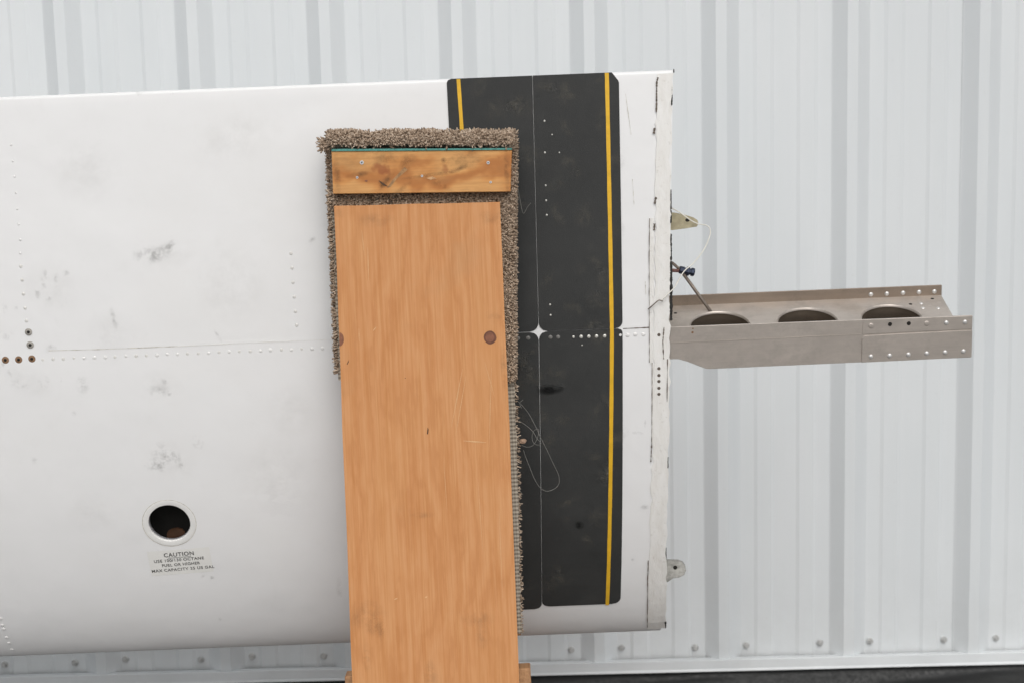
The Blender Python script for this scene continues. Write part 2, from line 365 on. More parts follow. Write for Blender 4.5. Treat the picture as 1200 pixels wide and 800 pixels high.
# local axes: x along the span, y from the camera side inwards, z along the chord upwards
def surf(u, x, off=0.0):
    e = 1e-4; xa, xb = max(x-e, 1e-6), x+e
    tz, ty = (xb-xa)*CH, -(up(xb)-up(xa)); L = math.hypot(tz, ty)
    return Vector((u, -up(x)-off*tz/L, x*CH+off*ty/L))
def normal(x):
    e = 1e-4; xa, xb = max(x-e, 1e-6), x+e
    tz, ty = (xb-xa)*CH, -(up(xb)-up(xa)); L = math.hypot(tz, ty)
    return Vector((0, -tz/L, ty/L))
XT = np.concatenate([np.linspace(0, .05, 200)**1, np.linspace(.0503, .75, 600)])
YT = np.array([up(x) for x in XT]); ST = np.concatenate([[0], np.cumsum(np.hypot(np.diff(XT)*CH, np.diff(YT)))])
def x2s(x): return float(np.interp(x, XT, ST))
def s2x(s): return float(np.interp(s, ST, XT))
def hit(px, py):                                   # sight line -> (span, chord fraction) on the camera side skin
    d = ray(px, py); wv = 0.
    for _ in range(60):
        P = CAM+d*(((O_spar+Nn*wv-CAM)@Nn)/(d@Nn))-O_spar
        x = min(max(P@Vv/CH+.4, .0008), .80); wv = .5*wv+.5*(up(x)-W_SPAR)
    return float(P@U), x
def inw(px, py, wv):                               # sight line -> local point on the plane wv above the spar line skin
    P = CAM+ray(px, py)*(((O_spar+Nn*wv-CAM)@Nn)/(ray(px, py)@Nn))-O_spar
    return Vector((float(P@U), -(wv+W_SPAR), float(P@Vv)+.4*CH))
U_ROOT, U_TIP = .2785, -2.3
def slant(x): return float(np.interp(x, [0, .06, .4, .683], [-.013, -.012, 0, .0195]))
fu, fx = hit(198.5, 612.5); fs = x2s(fx); R_HOLE, R_RING = .0385, .0490
def patch_skin(name, ugrid, sgrid, hole=None, off=0.0):
    """sheet over the camera side; hole = (u, s, radius, i0, i1, j0, j1) punches a round hole through a block of cells"""
    V, F, idx = [], [], {}
    def vid(i, j):
        if (i, j) not in idx: idx[(i, j)] = len(V); V.append(surf(ugrid[i]+(slant(s2x(sgrid[j])) if i == len(ugrid)-1 else 0), s2x(sgrid[j]), off))
        return idx[(i, j)]
    for i in range(len(ugrid)-1):
        for j in range(len(sgrid)-1):
            if hole and hole[3] <= i < hole[4] and hole[5] <= j < hole[6]: continue
            F.append((vid(i, j), vid(i+1, j), vid(i+1, j+1), vid(i, j+1)))
    if hole:
        hu, hs_, hr, i0, i1, j0, j1 = hole
        loop = [(i, j0) for i in range(i0, i1)]+[(i1, j) for j in range(j0, j1)]+[(i, j1) for i in range(i1, i0, -1)]+[(i0, j) for j in range(j1, j0, -1)]
        prev = [vid(*q) for q in loop]; L = 4
        for k in range(1, L+1):
            cur = []
            for (i, j) in loop:
                du, ds = ugrid[i]-hu, sgrid[j]-hs_; a = math.atan2(ds, du); t = k/L
                cu, cs = du*(1-t)+hr*math.cos(a)*t, ds*(1-t)+hr*math.sin(a)*t
                cur.append(len(V)); V.append(surf(hu+cu, s2x(hs_+cs), off))
            n = len(loop)
            for q in range(n): F.append((prev[q], prev[(q+1) % n], cur[(q+1) % n], cur[q]))
            prev = cur
    return mesh(name, V, F, True)
S_LAP, S_TE = x2s(.4085), x2s(XTE)
# nose skin with the filler hole; wraps round the leading edge to the back
HB = .075
ug = sorted(set([U_TIP+i*.12 for i in range(int((fu-HB-U_TIP)/.12)+1)]+[round(fu-HB+i*HB/6, 5) for i in range(13)]+[fu+HB+i*.1 for i in range(1, 9) if fu+HB+i*.1 < U_ROOT-.03]+[U_ROOT]))
sg = sorted(set([0.0]+[.16+.0125*i for i in range(1, 40) if .16+.0125*i < fs-HB-.004]+[fs+HB+.02*i for i in range(1, 30) if fs+HB+.02*i < S_LAP-.006]+[S_LAP]+[(i/14)**2*.16 for i in range(1, 15)]+[round(fs-HB+i*HB/6, 5) for i in range(13)]+[]))
sg = [s for s in sg if not (.158 < s < fs-HB-.001 and False)]
i0 = min(range(len(ug)), key=lambda i: abs(ug[i]-(fu-HB))); i1 = min(range(len(ug)), key=lambda i: abs(ug[i]-(fu+HB)))
j0 = min(range(len(sg)), key=lambda i: abs(sg[i]-(fs-HB))); j1 = min(range(len(sg)), key=lambda i: abs(sg[i]-(fs+HB)))
nose_me = patch_skin('nose_skin', ug, sg, (fu, fs, R_HOLE+.001, i0, i1, j0, j1), .0008)
# back half of the nose appended as one continuous sheet
bm = bmesh.new(); bm.from_mesh(nose_me)
xb = [(i/12)**2*.42 for i in range(0, 13)]
rows = [[bm.verts.new((u+(slant(x) if u == ug[-1] else 0), -lo(x)+.0008 if x > 0 else -up(0)+0, x*CH-.0008*(x == 0))) for u in ug] for x in xb]
for a, b in zip(rows[:-1], rows[1:]):
    for i in range(len(ug)-1): bm.faces.new((a[i+1], a[i], b[i], b[i+1]))
bmesh.ops.remove_doubles(bm, verts=bm.verts, dist=.0012)
link('nose_skin', bm_mesh('nose_skin', bm, True), M['paint'], wing)
# aft skin, turned over at the rear spar and carried down the back
bm = bmesh.new()
sec = [surf(0, s2x(s)) for s in np.linspace(S_LAP-.03, S_TE-.006, 28)]
nn = normal(XTE); tt = Vector((0, nn.z, -nn.y)); cen = surf(0, s2x(S_TE-.006))-nn*.006
for k in range(1, 7): a = k*math.pi/12; sec.append(cen+nn*.006*math.cos(a)+tt*.006*math.sin(a))
sec.append(Vector((0, -lo(XTE)-.020, XTE*CH-.026))); sec.append(Vector((0, -lo(XTE)-.001, XTE*CH-.030)))
for x in (.66, .6, .5, .41): sec.append(Vector((0, -lo(x), x*CH)))
usa = [U_TIP+i*(U_ROOT-U_TIP)/24 for i in range(25)]
rows = [[bm.verts.new((u+(slant(p.z/CH) if u == usa[-1] else 0), p.y, p.z)) for u in usa] for p in sec]
for a, b in zip(rows[:-1], rows[1:]):
    for i in range(len(usa)-1): bm.faces.new((a[i], a[i+1], b[i+1], b[i]))
aft = link('aft_skin', bm_mesh('aft_skin', bm, True), M['paint'], wing)
def rib_plate(u, name):
    P = [(-up(x)+.001, x*CH) for x in np.linspace(.0, .05, 14)**1]+[(-up(x)+.001, x*CH) for x in np.linspace(.08, XTE-.002, 22)]
    P += [(-lo(x)-.001, x*CH) for x in np.linspace(XTE-.026, .05, 22)]+[(-lo(x)-.001, x*CH) for x in np.linspace(.042, .002, 10)]
    bm = bmesh.new(); f = bm.faces.new([bm.verts.new((u+(slant(z/CH) if name == 'root_rib' else 0), y, z)) for y, z in P])
    r = bmesh.ops.extrude_face_region(bm, geom=[f])
    for v in r['geom']:
        if isinstance(v, bmesh.types.BMVert): v.co.x -= .0016
    return link(name, bm_mesh(name, bm), M['beige'], wing)
rib_plate(U_ROOT-.004, 'root_rib'); rib_plate(U_TIP+.004, 'tip_rib')

# lap line dirt above the rivet row, and the step near the root
def strip_on(name, pts, width, m, off=.0011, parent=wing, nsub=10, jag=0.0):
    """thin sheet along picture points, laid on the skin"""
    Q = []
    for a, b in zip(pts[:-1], pts[1:]):
        for k in range(nsub):
            t = k/nsub; Q.append((a[0]+(b[0]-a[0])*t, a[1]+(b[1]-a[1])*t))
    Q.append(pts[-1]); H = [hit(*q) for q in Q]; V = []; F = []
    P = [(u, x2s(x)) for u, x in H]
    for i, (u, s) in enumerate(P):
        a, b = P[max(i-1, 0)], P[min(i+1, len(P)-1)]; d = Vector((b[0]-a[0], b[1]-a[1])).normalized(); nrm = Vector((-d.y, d.x))
        wd = width*.5*(1+jag*random.uniform(-1, 1))
        for sg_ in (1, -1): V.append(surf(u+nrm.x*wd*sg_, s2x(s+nrm.y*wd*sg_), off))
    for i in range(len(P)-1): F.append((2*i, 2*i+1, 2*i+3, 2*i+2))
    return link(name, mesh(name, V, F, True), m, parent)
strip_on('seam_dirt', [(57, 410.5), (120, 409), (208, 405.5)], .0011, M['seam'], .0012, jag=.6)
strip_on('seam_dirt', [(208, 405.5), (300, 401), (388, 397.5)], .0009, M['tape'], .0016, jag=.6)
strip_on('seam_dirt', [(730, 385), (761, 383.5)], .0016, M['crack'], .0014, jag=.5)

# walkway: four black pads with rounded corners, measured in span / arc length
def pad(u0t, u1t, s_top, u0b, u1b, s_bot, rads, name='walkway_pad', m=M['walk'], off=.0018):
    """corner radii: top-left, top-right, bottom-left, bottom-right; negative = chamfer"""
    tl, tr_, bl, br = rads; H = s_top-s_bot
    ts = sorted(set([0, .002, .004, .007, .010, .014, .018, .022]+[H-q for q in (0, .002, .004, .007, .010, .014, .018, .022)]+[H*i/22 for i in range(1, 22)]))
    V = []; F = []; nc = 9
    def inset(d, r):
        a = abs(r)
        if d >= a or a == 0: return 0
        return a-math.sqrt(max(0, a*a-(a-d)**2)) if r > 0 else (a-d)*.75
    for q in ts:                                    # q from the top downwards
        t = q/H; s = s_top-q
        a = u0t+(u0b-u0t)*t+max(inset(q, tl), inset(H-q, bl)); b = u1t+(u1b-u1t)*t-max(inset(q, tr_), inset(H-q, br))
        for k in range(nc): V.append(surf(a+(b-a)*k/(nc-1), s2x(s), off))
    n = len(ts)
    for i in range(n-1):
        for k in range(nc-1): F.append((i*nc+k, (i+1)*nc+k, (i+1)*nc+k+1, i*nc+k+1))
    per = [k for k in range(nc)]+[i*nc+nc-1 for i in range(1, n)]+[(n-1)*nc+k for k in range(nc-2, -1, -1)]+[i*nc for i in range(n-2, 0, -1)]
    base = len(V)
    for p in per: v = Vector(V[p]); xx = v.z/CH; V.append(v+normal(xx)*-(off-.0003))
    for a in range(len(per)): b = (a+1) % len(per); F.append((per[a], base+a, base+b, per[b]))
    return link(name, mesh(name, V, F), m, wing)
def us(px, py): u, x = hit(px, py); return u, x2s(x)
sT = x2s(XTE)-.0002
uL = us(524.5, 120)[0]; uM1, sM = us(631.5, 388.5); uMt = us(624.2, 95)[0]; uMb, sB = us(635, 709.5); uRt = us(725.5, 100)[0]; uRm = us(729.5, 385)[0]; uRb = us(727, 690)[0]
g_ = .00045
pad(uL, uMt-g_, sT, uL+.003, uM1-g_, sM+g_*1.3, (.008, .0, .02, .016))
pad(uMt+g_*.4, uRt, sT, uM1+g_*.4, uRm, sM+g_*.8, (0, -.016, .016, .013))
pad(uL+.003, uM1-g_*1.2, sM-g_, uL, uMb-g_, sB-.006, (.02, .016, .02, .014))
pad(uM1+g_*.3, uRm, sM-g_*.2, uMb+g_*.4, uRb, sB, (.014, .008, .014, .016))
def stripe(a, b, c, wd):
    V = []; F = []; (ua, sa), (ub, sb), (uc, scc) = a, b, c; n = 40
    for i in range(n+1):
        s = sa+(scc-sa)*i/n; t = i/n
        u = ua+(ub-ua)*(s-sa)/(sb-sa) if s > sb else ub+(uc-ub)*(s-sb)/(scc-sb)
        for q in (-.5, -.44, .44, .5): V.append(surf(u+q*wd*(1+.05*math.sin(i*1.7)), s2x(s), .0024))
    for i in range(n):
        for k in range(3): F.append((4*i+k, 4*i+4+k, 4*i+5+k, 4*i+1+k))
    return link('yellow_stripe', mesh('yellow_stripe', V, F), M['yellow'], wing)
a, b, c = us(711.5, 100), us(717, 390), us(711.5, 707.5); stripe((a[0], sT-.0005), b, c, .0069)
a, b = us(537.5, 100), us(541, 148); stripe((a[0], sT-.001), b, (b[0]+.006, x2s(.15)), .0064)

# rivets (shared dome meshes) and near-black caps painting the shade of uncut holes
def dome(name, r, h, m, n=9):
    V = [(0, 0, h)]; F = []
    for k, (rr, hh) in enumerate(((.5, .86), (.86, .45), (1, 0))):
        for i in range(n): a = 2*math.pi*i/n; V.append((r*rr*math.cos(a), r*rr*math.sin(a), h*hh))
    for i in range(n): F.append((0, 1+i, 1+(i+1) % n))
    for k in range(2):
        for i in range(n): F.append((1+k*n+i, 1+(k+1)*n+i, 1+(k+1)*n+(i+1) % n, 1+k*n+(i+1) % n))
    me = mesh(name, V, F, True); me.materials.append(m); return me
R_W = dome('rivet', .0039, .0014, M['rivet']); R_B = dome('rivet', .0034, .0012, M['rivet_bare']); R_D = dome('rivet', .0038, .0012, M['rivet_dull'])
R_N = dome('rivet', .0039, .0010, M['rivet_flat']); R_S = dome('rivet', .0026, .0011, M['rivet']); R_K = dome('rivet', .0017, .0006, M['rivet_bare'])
def put(name, me, px, py, off=.0008, parent=wing, scale=1.0):
    u, x = hit(px, py); o = link(name, me, None, parent); n = normal(x)
    o.matrix_local = Matrix.Translation(surf(u, x, off)) @ n.to_track_quat('Z', 'Y').to_matrix().to_4x4() @ Matrix.Scale(scale, 4); return o
x_ = 50.0
while x_ < 400:
    put('rivet', random.choice((R_W, R_W, R_N)), x_+random.uniform(-.5, .5), 421.0-(x_-50)*.0403+random.uniform(-.4, .4), .0003, scale=random.uniform(.88, 1.04)); x_ += 12.15
for x_ in (672, 681, 690, 699, 708.5): put('rivet', R_B, x_, 394.5-(x_-672)*.03, .0018, scale=.95 if x_ > 675 else .7)
for x_ in (607, 619, 645, 654): put('rivet', R_D, x_, 396-(x_-607)*.03, .0018)
for q in ((727, 392.3), (735.5, 392.5), (744.5, 391.8), (754, 391.8)): put('rivet', R_W, *q)
for q in ((638, 142), (638.5, 179), (639.5, 217.5), (640, 235), (640.7, 252), (644.6, 356.8), (645.2, 369)): put('rivet', R_K, *q, .0018)
for q in ((647, 158), (655.5, 179), (682, 404)): put('rivet', R_K, *q, .0016, scale=.8)
for q in ((13, 170), (15.2, 189), (17, 207), (18.7, 226), (20.3, 245), (21.7, 263), (23.5, 281), (23.8, 297), (24.5, 312), (26, 328), (27.5, 344.5), (29.5, 361), (31, 376)):
    put('rivet', R_S if q[1] < 300 else R_N, *q, .0002, scale=.82)
for q in ((341, 297), (342.2, 314), (343.4, 331), (344.8, 348), (346.2, 365), (347.6, 381)): put('rivet', R_N, *q, .0002, scale=.8)
for q in ((1, 724), (3, 731.5), (4.5, 736), (8, 746), (10.5, 752.5), (14, 760)): put('rivet', R_W, *q, .0008)
rim = dome('fastener_hole', .0066, .0010, M['rust'], 14); pit = dome('hole_pit', .0034, .0016, M['hole'], 12); rimg = dome('fastener_hole', .0066, .0010, M['dimple'], 14)
for i, q in enumerate(((33.5, 389), (35.5, 404), (37.5, 420), (22, 421), (6.5, 421.5))):
    o = put('fastener_hole', rimg if i < 2 else rim, *q); p_ = link('hole_pit', pit, None, o); p_.location = (0, 0, .0001)

# white gap tape over the root, ragged, with sealant breaking out at the edge
def ragged(name, pxl, pxr, m, off, n=90, jl=.0012, jr=.0012):
    """tape between two picture polylines (x at given y), laid over the skin"""
    V = []; F = []
    y0, y1 = pxl[0][1], pxl[-1][1]
    for i in range(n+1):
        y = y0+(y1-y0)*i/n
        xl = np.interp(y, [p[1] for p in pxl], [p[0] for p in pxl]); xr = np.interp(y, [p[1] for p in pxr], [p[0] for p in pxr])
        ul, x = hit(xl, y); ur, _ = hit(xr, y); x = min(x, XTE-.002)
        ul += random.gauss(0, jl); ur = min(ur+random.gauss(0, jr), U_ROOT+slant(x)+.0085)
        for k, t in enumerate((0, 0, .25, .5, .75, 1, 1)):
            V.append(surf(ul+(ur-ul)*t, x, off*(0.05 if k in (0, 6) else 1)+(.0004*random.random() if 0 < k < 6 else 0)))
    for i in range(n):
        for k in range(6): F.append((7*i+k, 7*i+7+k, 7*i+8+k, 7*i+1+k))
    return link(name, mesh(name, V, F), m, wing)
ragged('gap_tape', [(770.5, 87), (769, 150), (768, 260), (766, 420), (765, 520), (762.5, 600), (759.5, 700), (758.5, 735)], [(788.5, 85), (787, 130), (785.5, 200), (785.5, 300), (785, 420), (783, 520), (781, 640), (780, 734)], M['tape'], .0022)
ragged('tape_patch', [(761.5, 256), (761, 330), (761, 425), (763.5, 427), (763.5, 518)], [(766, 256), (766, 330), (765, 425), (766, 427), (766, 518)], M['tape'], .0014, 50, .0003, .0003)
for pts, wd in (([(771, 91), (769.5, 96), (769.3, 112), (769, 132)], .0022), ([(767, 150), (766, 157)], .003), ([(768.5, 231), (767, 239)], .003), ([(766.8, 262), (766.5, 270)], .003),
                ([(761, 256), (760.5, 300), (760.7, 360), (760.8, 424)], .0010), ([(764, 424), (764, 470), (763.5, 518)], .0009), ([(763.5, 518), (762.5, 540)], .0016),
                ([(759.5, 655), (758.5, 690), (758.5, 733)], .0013), ([(778, 383), (776.5, 400), (777.5, 420)], .0016), ([(782, 420), (781.5, 470)], .0012)):
    strip_on('crack', pts, wd, M['crack'], .0031, jag=.7)
for pts, wd in (([(733, 110), (739.5, 158)], .0007), ([(741, 210), (743, 240)], .0006), ([(756, 330), (757, 345)], .0008)):
    strip_on('scratch', pts, wd, M['seam'], .0013, jag=.7)
for q in ((772, 392), (772, 431), (772, 439), (772, 446), (772, 454), (772, 461)):
    o = put('fastener_hole', dome('fastener_hole', .0030, .0007, M['crack'], 10), *q, .0026, scale=1.0)  # dark raised caps: painted shade of holes in the tape
def sealant(y0, y1, xm, wd):
    V = []; F = []; n = max(4, int((y1-y0)/1.2)); wk = .8
    for i in range(n+1):
        y = y0+(y1-y0)*i/n; u, x = hit(xm, min(max(y, 86), 735)); x = min(x, XTE+.002)
        wk = .6*wk+.4*(.3+1.1*random.random()); wdt = wd*wk*(1 if 0 < i < n else .2); c = surf(u, x, .0006)
        if y < 86: c = c+Vector((0, 0, (86-y)*.0015))
        for k in range(5): a = 2*math.pi*k/5; V.append(c+Vector((math.cos(a)*wdt, math.sin(a)*wdt*1.4, 0)))
    for i in range(n):
        for k in range(5): F.append((5*i+k, 5*i+(k+1) % 5, 5*i+5+(k+1) % 5, 5*i+5+k))
    return link('edge_sealant', mesh('edge_sealant', V, F), M['sealant'], wing)
for y0, y1, xm, wd in ((81, 86, 789.6, .0016), (101, 124, 787.2, .0016), (222, 246, 786.3, .0013), (246, 262, 786.0, .0018), (274, 306, 786.2, .0022), (306, 376, 786.3, .0030), (534, 549, 782.4, .0016), (563, 570, 781.6, .0016), (726, 736, 779.8, .0022), (640, 660, 780.4, .0012)):
    sealant(y0, y1, xm, wd)

# spar stub: I section with flanged lightening holes
spar = bpy.data.objects.new('spar', None); C.objects.link(spar); spar.parent = wing; spar.empty_display_size = .1
YS = -W_SPAR                                        # skin plane at the spar
Z4 = .4*CH
ZWEB = Z4-.0224; DEP = .15; UE = .8208; UR = .8022; FT = .0045
def extr_poly(name, P, axis, a, b, m, parent, bev=.0):
    bm = bmesh.new()
    def mk(t, p): return (p[0], t, p[1]) if axis == 'y' else (t, p[0], p[1]) if axis == 'x' else (p[0], p[1], t)
    f = bm.faces.new([bm.verts.new(mk(a, p)) for p in P]); r = bmesh.ops.extrude_face_region(bm, geom=[f])
    for v in r['geom']:
        if isinstance(v, bmesh.types.BMVert): v.co[{'x': 0, 'y': 1, 'z': 2}[axis]] = b
    bmesh.ops.recalc_face_normals(bm, faces=bm.faces)
    if bev: bmesh.ops.bevel(bm, geom=list(bm.edges), offset=bev, segments=1, affect='EDGES')
    return link(name, bm_mesh(name, bm), m, parent)
zt, zb = Z4+.0052, Z4-.0735
ffp = [(.20, zt+.0005), (UE, zt-.0008), (UE-.001, zb+.0012), (.352, zb-.0008), (.345, zb), (.338, zb+.003), (.312, zb+.0145), (.296, zb+.020), (.20, zb+.0215)]
extr_poly('front_flange', ffp, 'y', YS+.004, YS+.004+FT, M['alu'], spar, .0005)
ZR = inw(950, 352.6, -DEP).z                        # height of the web where it meets the rear flange
extr_poly('rear_flange', [(.20, Z4+.0265), (UR, Z4+.0265), (UR, ZR-.045), (.20, ZR-.045)], 'y', YS+DEP, YS+DEP+FT, M['alu_brown'], spar, .0005)
extr_poly('flange_doubler', [(.624, zb+.0003), (UE-.0002, zb+.0022), (UE-.0002, ZWEB+.0005), (.68, ZWEB-.0008), (.628, ZWEB-.002), (.624, ZWEB-.006)], 'y', YS+.0040, YS+.0022, M['alu'], spar, .0004)
extr_poly('angle_cap', [(.625, ZWEB+.0010), (UE-.0005, ZWEB+.0030), (UE-.0004, zt-.0012), (.632, zt-.0004), (.6265, zt-.004), (.625, zt-.010)], 'y', YS+.0040, YS+.0030, M['alu'], spar, .0003)
extr_poly('flange_step', [(.2845, ZWEB-.0012), (.623, ZWEB+.0004), (.623, ZWEB+.0011), (.2845, ZWEB-.0004)], 'y', YS+.004, YS+.0033, M['alu'], spar)
# web: lies between the flanges, rising to the rear
y_f, y_r = YS+.004+FT, YS+DEP
WL = math.hypot(y_r-y_f, ZR-ZWEB); ta = math.atan2(ZR-ZWEB, y_r-y_f)
MWEB = Matrix.Translation((0, y_f, ZWEB)) @ Matrix.Rotation(ta, 4, 'X')
web_n = (MWEB.to_3x3() @ Vector((0, 0, 1)))
def on_web(px, py):                                 # sight line -> (span, depth) on the web
    d3 = ray(px, py); wo_ = MW @ (MWEB @ Vector((0, 0, 0))); wn_ = MW.to_3x3() @ web_n
    t = (wo_-Vector(CAM)).dot(wn_)/Vector(d3).dot(wn_); q = (MW @ MWEB).inverted() @ (Vector(CAM)+Vector(d3)*t); return q.x, q.y
HOLES = []
for xl, xr, xt, yt_ in ((809, 880, 844, 366.2), (909, 980.5, 945, 361.3), (1007.5, 1077, 1042, 357.6)):
    u_, t_ = on_web(xt, yt_); HOLES.append((u_-.0065, t_))
HR = .0545
HOLES = [(u_, max(t_-HR, HR+.004)) for u_, t_ in HOLES]
def web_mesh():
    V = []; F = []; B = .0575
    def q(x0, x1, y0, y1):
        b = len(V); V.extend([(x0, y0, 0), (x1, y0, 0), (x1, y1, 0), (x0, y1, 0)]); F.append((b, b+1, b+2, b+3))
    xprev = .20
    for hx, hy in HOLES:
        q(xprev, hx-B, 0, WL)
        q(hx-B, hx+B, 0, hy-B); q(hx-B, hx+B, hy+B, WL)
        n = 48; base = len(V)
        for ring in range(2):
            for i in range(n):
                a = 2*math.pi*(i+.5)/n; c_, s_ = math.cos(a), math.sin(a)
                if ring == 0: k = B/max(abs(c_), abs(s_)); V.append((hx+c_*k, hy+s_*k, 0))
                else: V.append((hx+c_*HR, hy+s_*HR, 0))
        for i in range(n): F.append((base+i, base+(i+1) % n, base+n+(i+1) % n, base+n+i))
        for a4 in range(4):
            i = [5, 17, 29, 41][a4]; sx, sy = [(1, 1), (-1, 1), (-1, -1), (1, -1)][a4]
            b = len(V); V.append((hx+sx*B, hy+sy*B, 0)); F.append((base+i, b, base+(i+1) % n))
        xprev = hx+B
    q(xprev, UR-.001, 0, WL)
    bm = bmesh.new(); vs = [bm.verts.new((x, y, .0009)) for x, y, z in V]
    for f in F: bm.faces.new([vs[i] for i in f])
    bmesh.ops.recalc_face_normals(bm, faces=bm.faces)
    r = bmesh.ops.extrude_face_region(bm, geom=list(bm.faces))
    for v in r['geom']:
        if isinstance(v, bmesh.types.BMVert): v.co.z -= .0018
    me = bm_mesh('web', bm); me.transform(MWEB); return me
link('web', web_mesh(), M['alu'], spar)
for hx, hy in HOLES:                                 # rolled lip below each opening; inner faces painted dark for the shade inside
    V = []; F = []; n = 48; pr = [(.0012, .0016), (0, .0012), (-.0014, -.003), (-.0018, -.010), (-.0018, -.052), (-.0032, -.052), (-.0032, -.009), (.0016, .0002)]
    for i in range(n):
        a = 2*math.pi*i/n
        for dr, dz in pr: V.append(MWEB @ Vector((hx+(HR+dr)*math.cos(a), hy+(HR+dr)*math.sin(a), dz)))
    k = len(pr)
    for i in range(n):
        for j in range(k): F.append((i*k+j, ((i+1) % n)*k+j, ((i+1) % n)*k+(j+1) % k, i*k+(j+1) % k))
    me = mesh('hole_lip', V, F, True); me.materials.append(M['alu']); me.materials.append(M['alu_shade'])
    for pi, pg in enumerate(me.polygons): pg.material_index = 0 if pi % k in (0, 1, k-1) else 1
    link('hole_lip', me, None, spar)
R_A = dome('rivet', .0044, .0022, M['rivet_alu'], 10); H_A = dome('bolt_hole', .0040, .0006, M['hole'], 12); R_F = dome('rivet', .0044, .0008, M['alu'], 10)
def put_y(me, name, px, py, wv, scale=1.0):          # on a plane facing the camera
    p = inw(px, py, wv); o = link(name, me, None, spar); o.matrix_local = Matrix.Translation(p) @ Matrix.Rotation(R(90), 4, 'X') @ Matrix.Scale(scale, 4)
for px, py in ((1020.5, 417.5), (1042.5, 416.5), (1064.5, 415.3), (1086, 413.9), (1107.5, 412.6), (1129, 411.4)): put_y(R_A, 'rivet', px, py, -.0020)
for px, py in ((1109, 378.3), (1130.8, 377.4)): put_y(R_A, 'rivet', px, py, -.0029)
for px, py in ((1020.8, 381.8), (1086, 379.2)): put_y(R_F, 'rivet', px, py, -.0029, 1.15)
for px, py in ((1043, 380), (1065, 379)): put_y(H_A, 'bolt_hole', px, py, -.0028, .95)
for px, py in ((1020.6, 345.2), (1039.3, 344.4), (1058.2, 343.4), (1077, 342.4), (1095, 341.8)): put_y(R_A, 'rivet', px, py, -DEP+.0002)
for px, py, me, nm in ((1079.5, 356.3, R_A, 'rivet'), (1081.5, 361.5, R_A, 'rivet'), (1099.5, 361.8, R_A, 'rivet'), (1100.5, 355, R_F, 'rivet'), (1067, 357, H_A, 'bolt_hole'), (1092.5, 350.6, H_A, 'bolt_hole'), (1078, 353.8, R_F, 'rivet'), (1090, 358, R_F, 'rivet'), (791.5, 367.5, H_A, 'bolt_hole'), (792, 375, R_F, 'rivet')):
    a_, t_ = on_web(px, py); o = link(nm, me, None, spar); o.matrix_local = MWEB @ Matrix.Translation((a_, t_, .0009)) @ Matrix.Scale(.85, 4)
def stain(u, z, r, m, me=dome('stain_spot', .0024, .0002, M['rust'], 9)):
    o = link('stain_spot', me, None, spar); o.matrix_local = Matrix.Translation((u, YS+.004-.0001, z)) @ Matrix.Rotation(R(90), 4, 'X') @ Matrix.Scale(r, 4)
p = inw(811.5, 389.5, -.004); stain(p.x, p.z, .9, None); p = inw(812, 385, -.004); stain(p.x, p.z, .6, None)

# fuel filler: flat ring, neck, tank lining
def on_filler(du, ds, off): return surf(fu+du, s2x(fs+ds), off)
V = []; F = []; n = 48; pr = [(R_RING, .0007), (R_RING-.0004, .0011), (R_RING-.0012, .0012), (R_HOLE+.0024, .0011), (R_HOLE+.0008, .0008), (R_HOLE, .0008), (R_HOLE-.0002, -.004)]
for i in range(n):
    a = 2*math.pi*i/n
    for r_, of in pr: V.append(on_filler(r_*math.cos(a), r_*math.sin(a)*.97, of))
k = len(pr)
for i in range(n):
    for j in range(k-1): F.append((i*k+j, ((i+1) % n)*k+j, ((i+1) % n)*k+j+1, i*k+j+1))
ring = link('filler_ring', mesh('filler_ring', V, F, True), M['ring'], wing)
V = []; F = []
for i in range(48):
    a = 2*math.pi*i/48
    for r_ in (R_RING-.0003, R_RING+.0007+.0003*random.random()): V.append(on_filler(r_*math.cos(a), r_*math.sin(a)*.97, .0011))
for i in range(48): F.append((2*i, (2*i+2) % 96, (2*i+3) % 96, 2*i+1))
link('ring_groove', mesh('ring_groove', V, F), M['seam'], wing)
fn = normal(fx); fp = surf(fu, fx)
fq = fn.to_track_quat('Z', 'Y').to_matrix().to_4x4()
def lathe(name, pr, m, parent, Mx, n=40):
    V = []; F = []; k = len(pr)
    for i in range(n):
        a = 2*math.pi*i/n
        for r_, z_ in pr: V.append(Mx @ Vector((r_*math.cos(a), r_*math.sin(a), z_)))
    for i in range(n):
        for j in range(k-1): F.append((i*k+j, ((i+1) % n)*k+j, ((i+1) % n)*k+j+1, i*k+j+1))
    return link(name, mesh(name, V, F, True), m, parent)
FM = Matrix.Translation(fp) @ fq
lathe('filler_neck', [(R_HOLE-.0003, -.003), (R_HOLE-.0004, -.007), (R_HOLE-.0008, -.012), (R_HOLE+.003, -.012)], M['neck'], wing, FM)
lathe('tank_lining', [(R_HOLE+.002, -.0115), (.09, -.014), (.10, -.10), (.0005, -.115)], M['dark'], wing, FM)
bm = bmesh.new(); P = [(-.018, -.08), (.018, -.08), (.017, -.034), (.012, -.028), (.004, -.0255), (-.006, -.0265), (-.014, -.031), (-.017, -.037)]
f = bm.faces.new([bm.verts.new((fu+a_+.001, fp.y+.040+.1*abs(a_), fp.z+b_)) for a_, b_ in P]); r_ = bmesh.ops.extrude_face_region(bm, geom=[f])
for v in r_['geom']:
    if isinstance(v, bmesh.types.BMVert): v.co.y += .004
link('tank_baffle', bm_mesh('tank_baffle', bm), M['baffle'], wing)

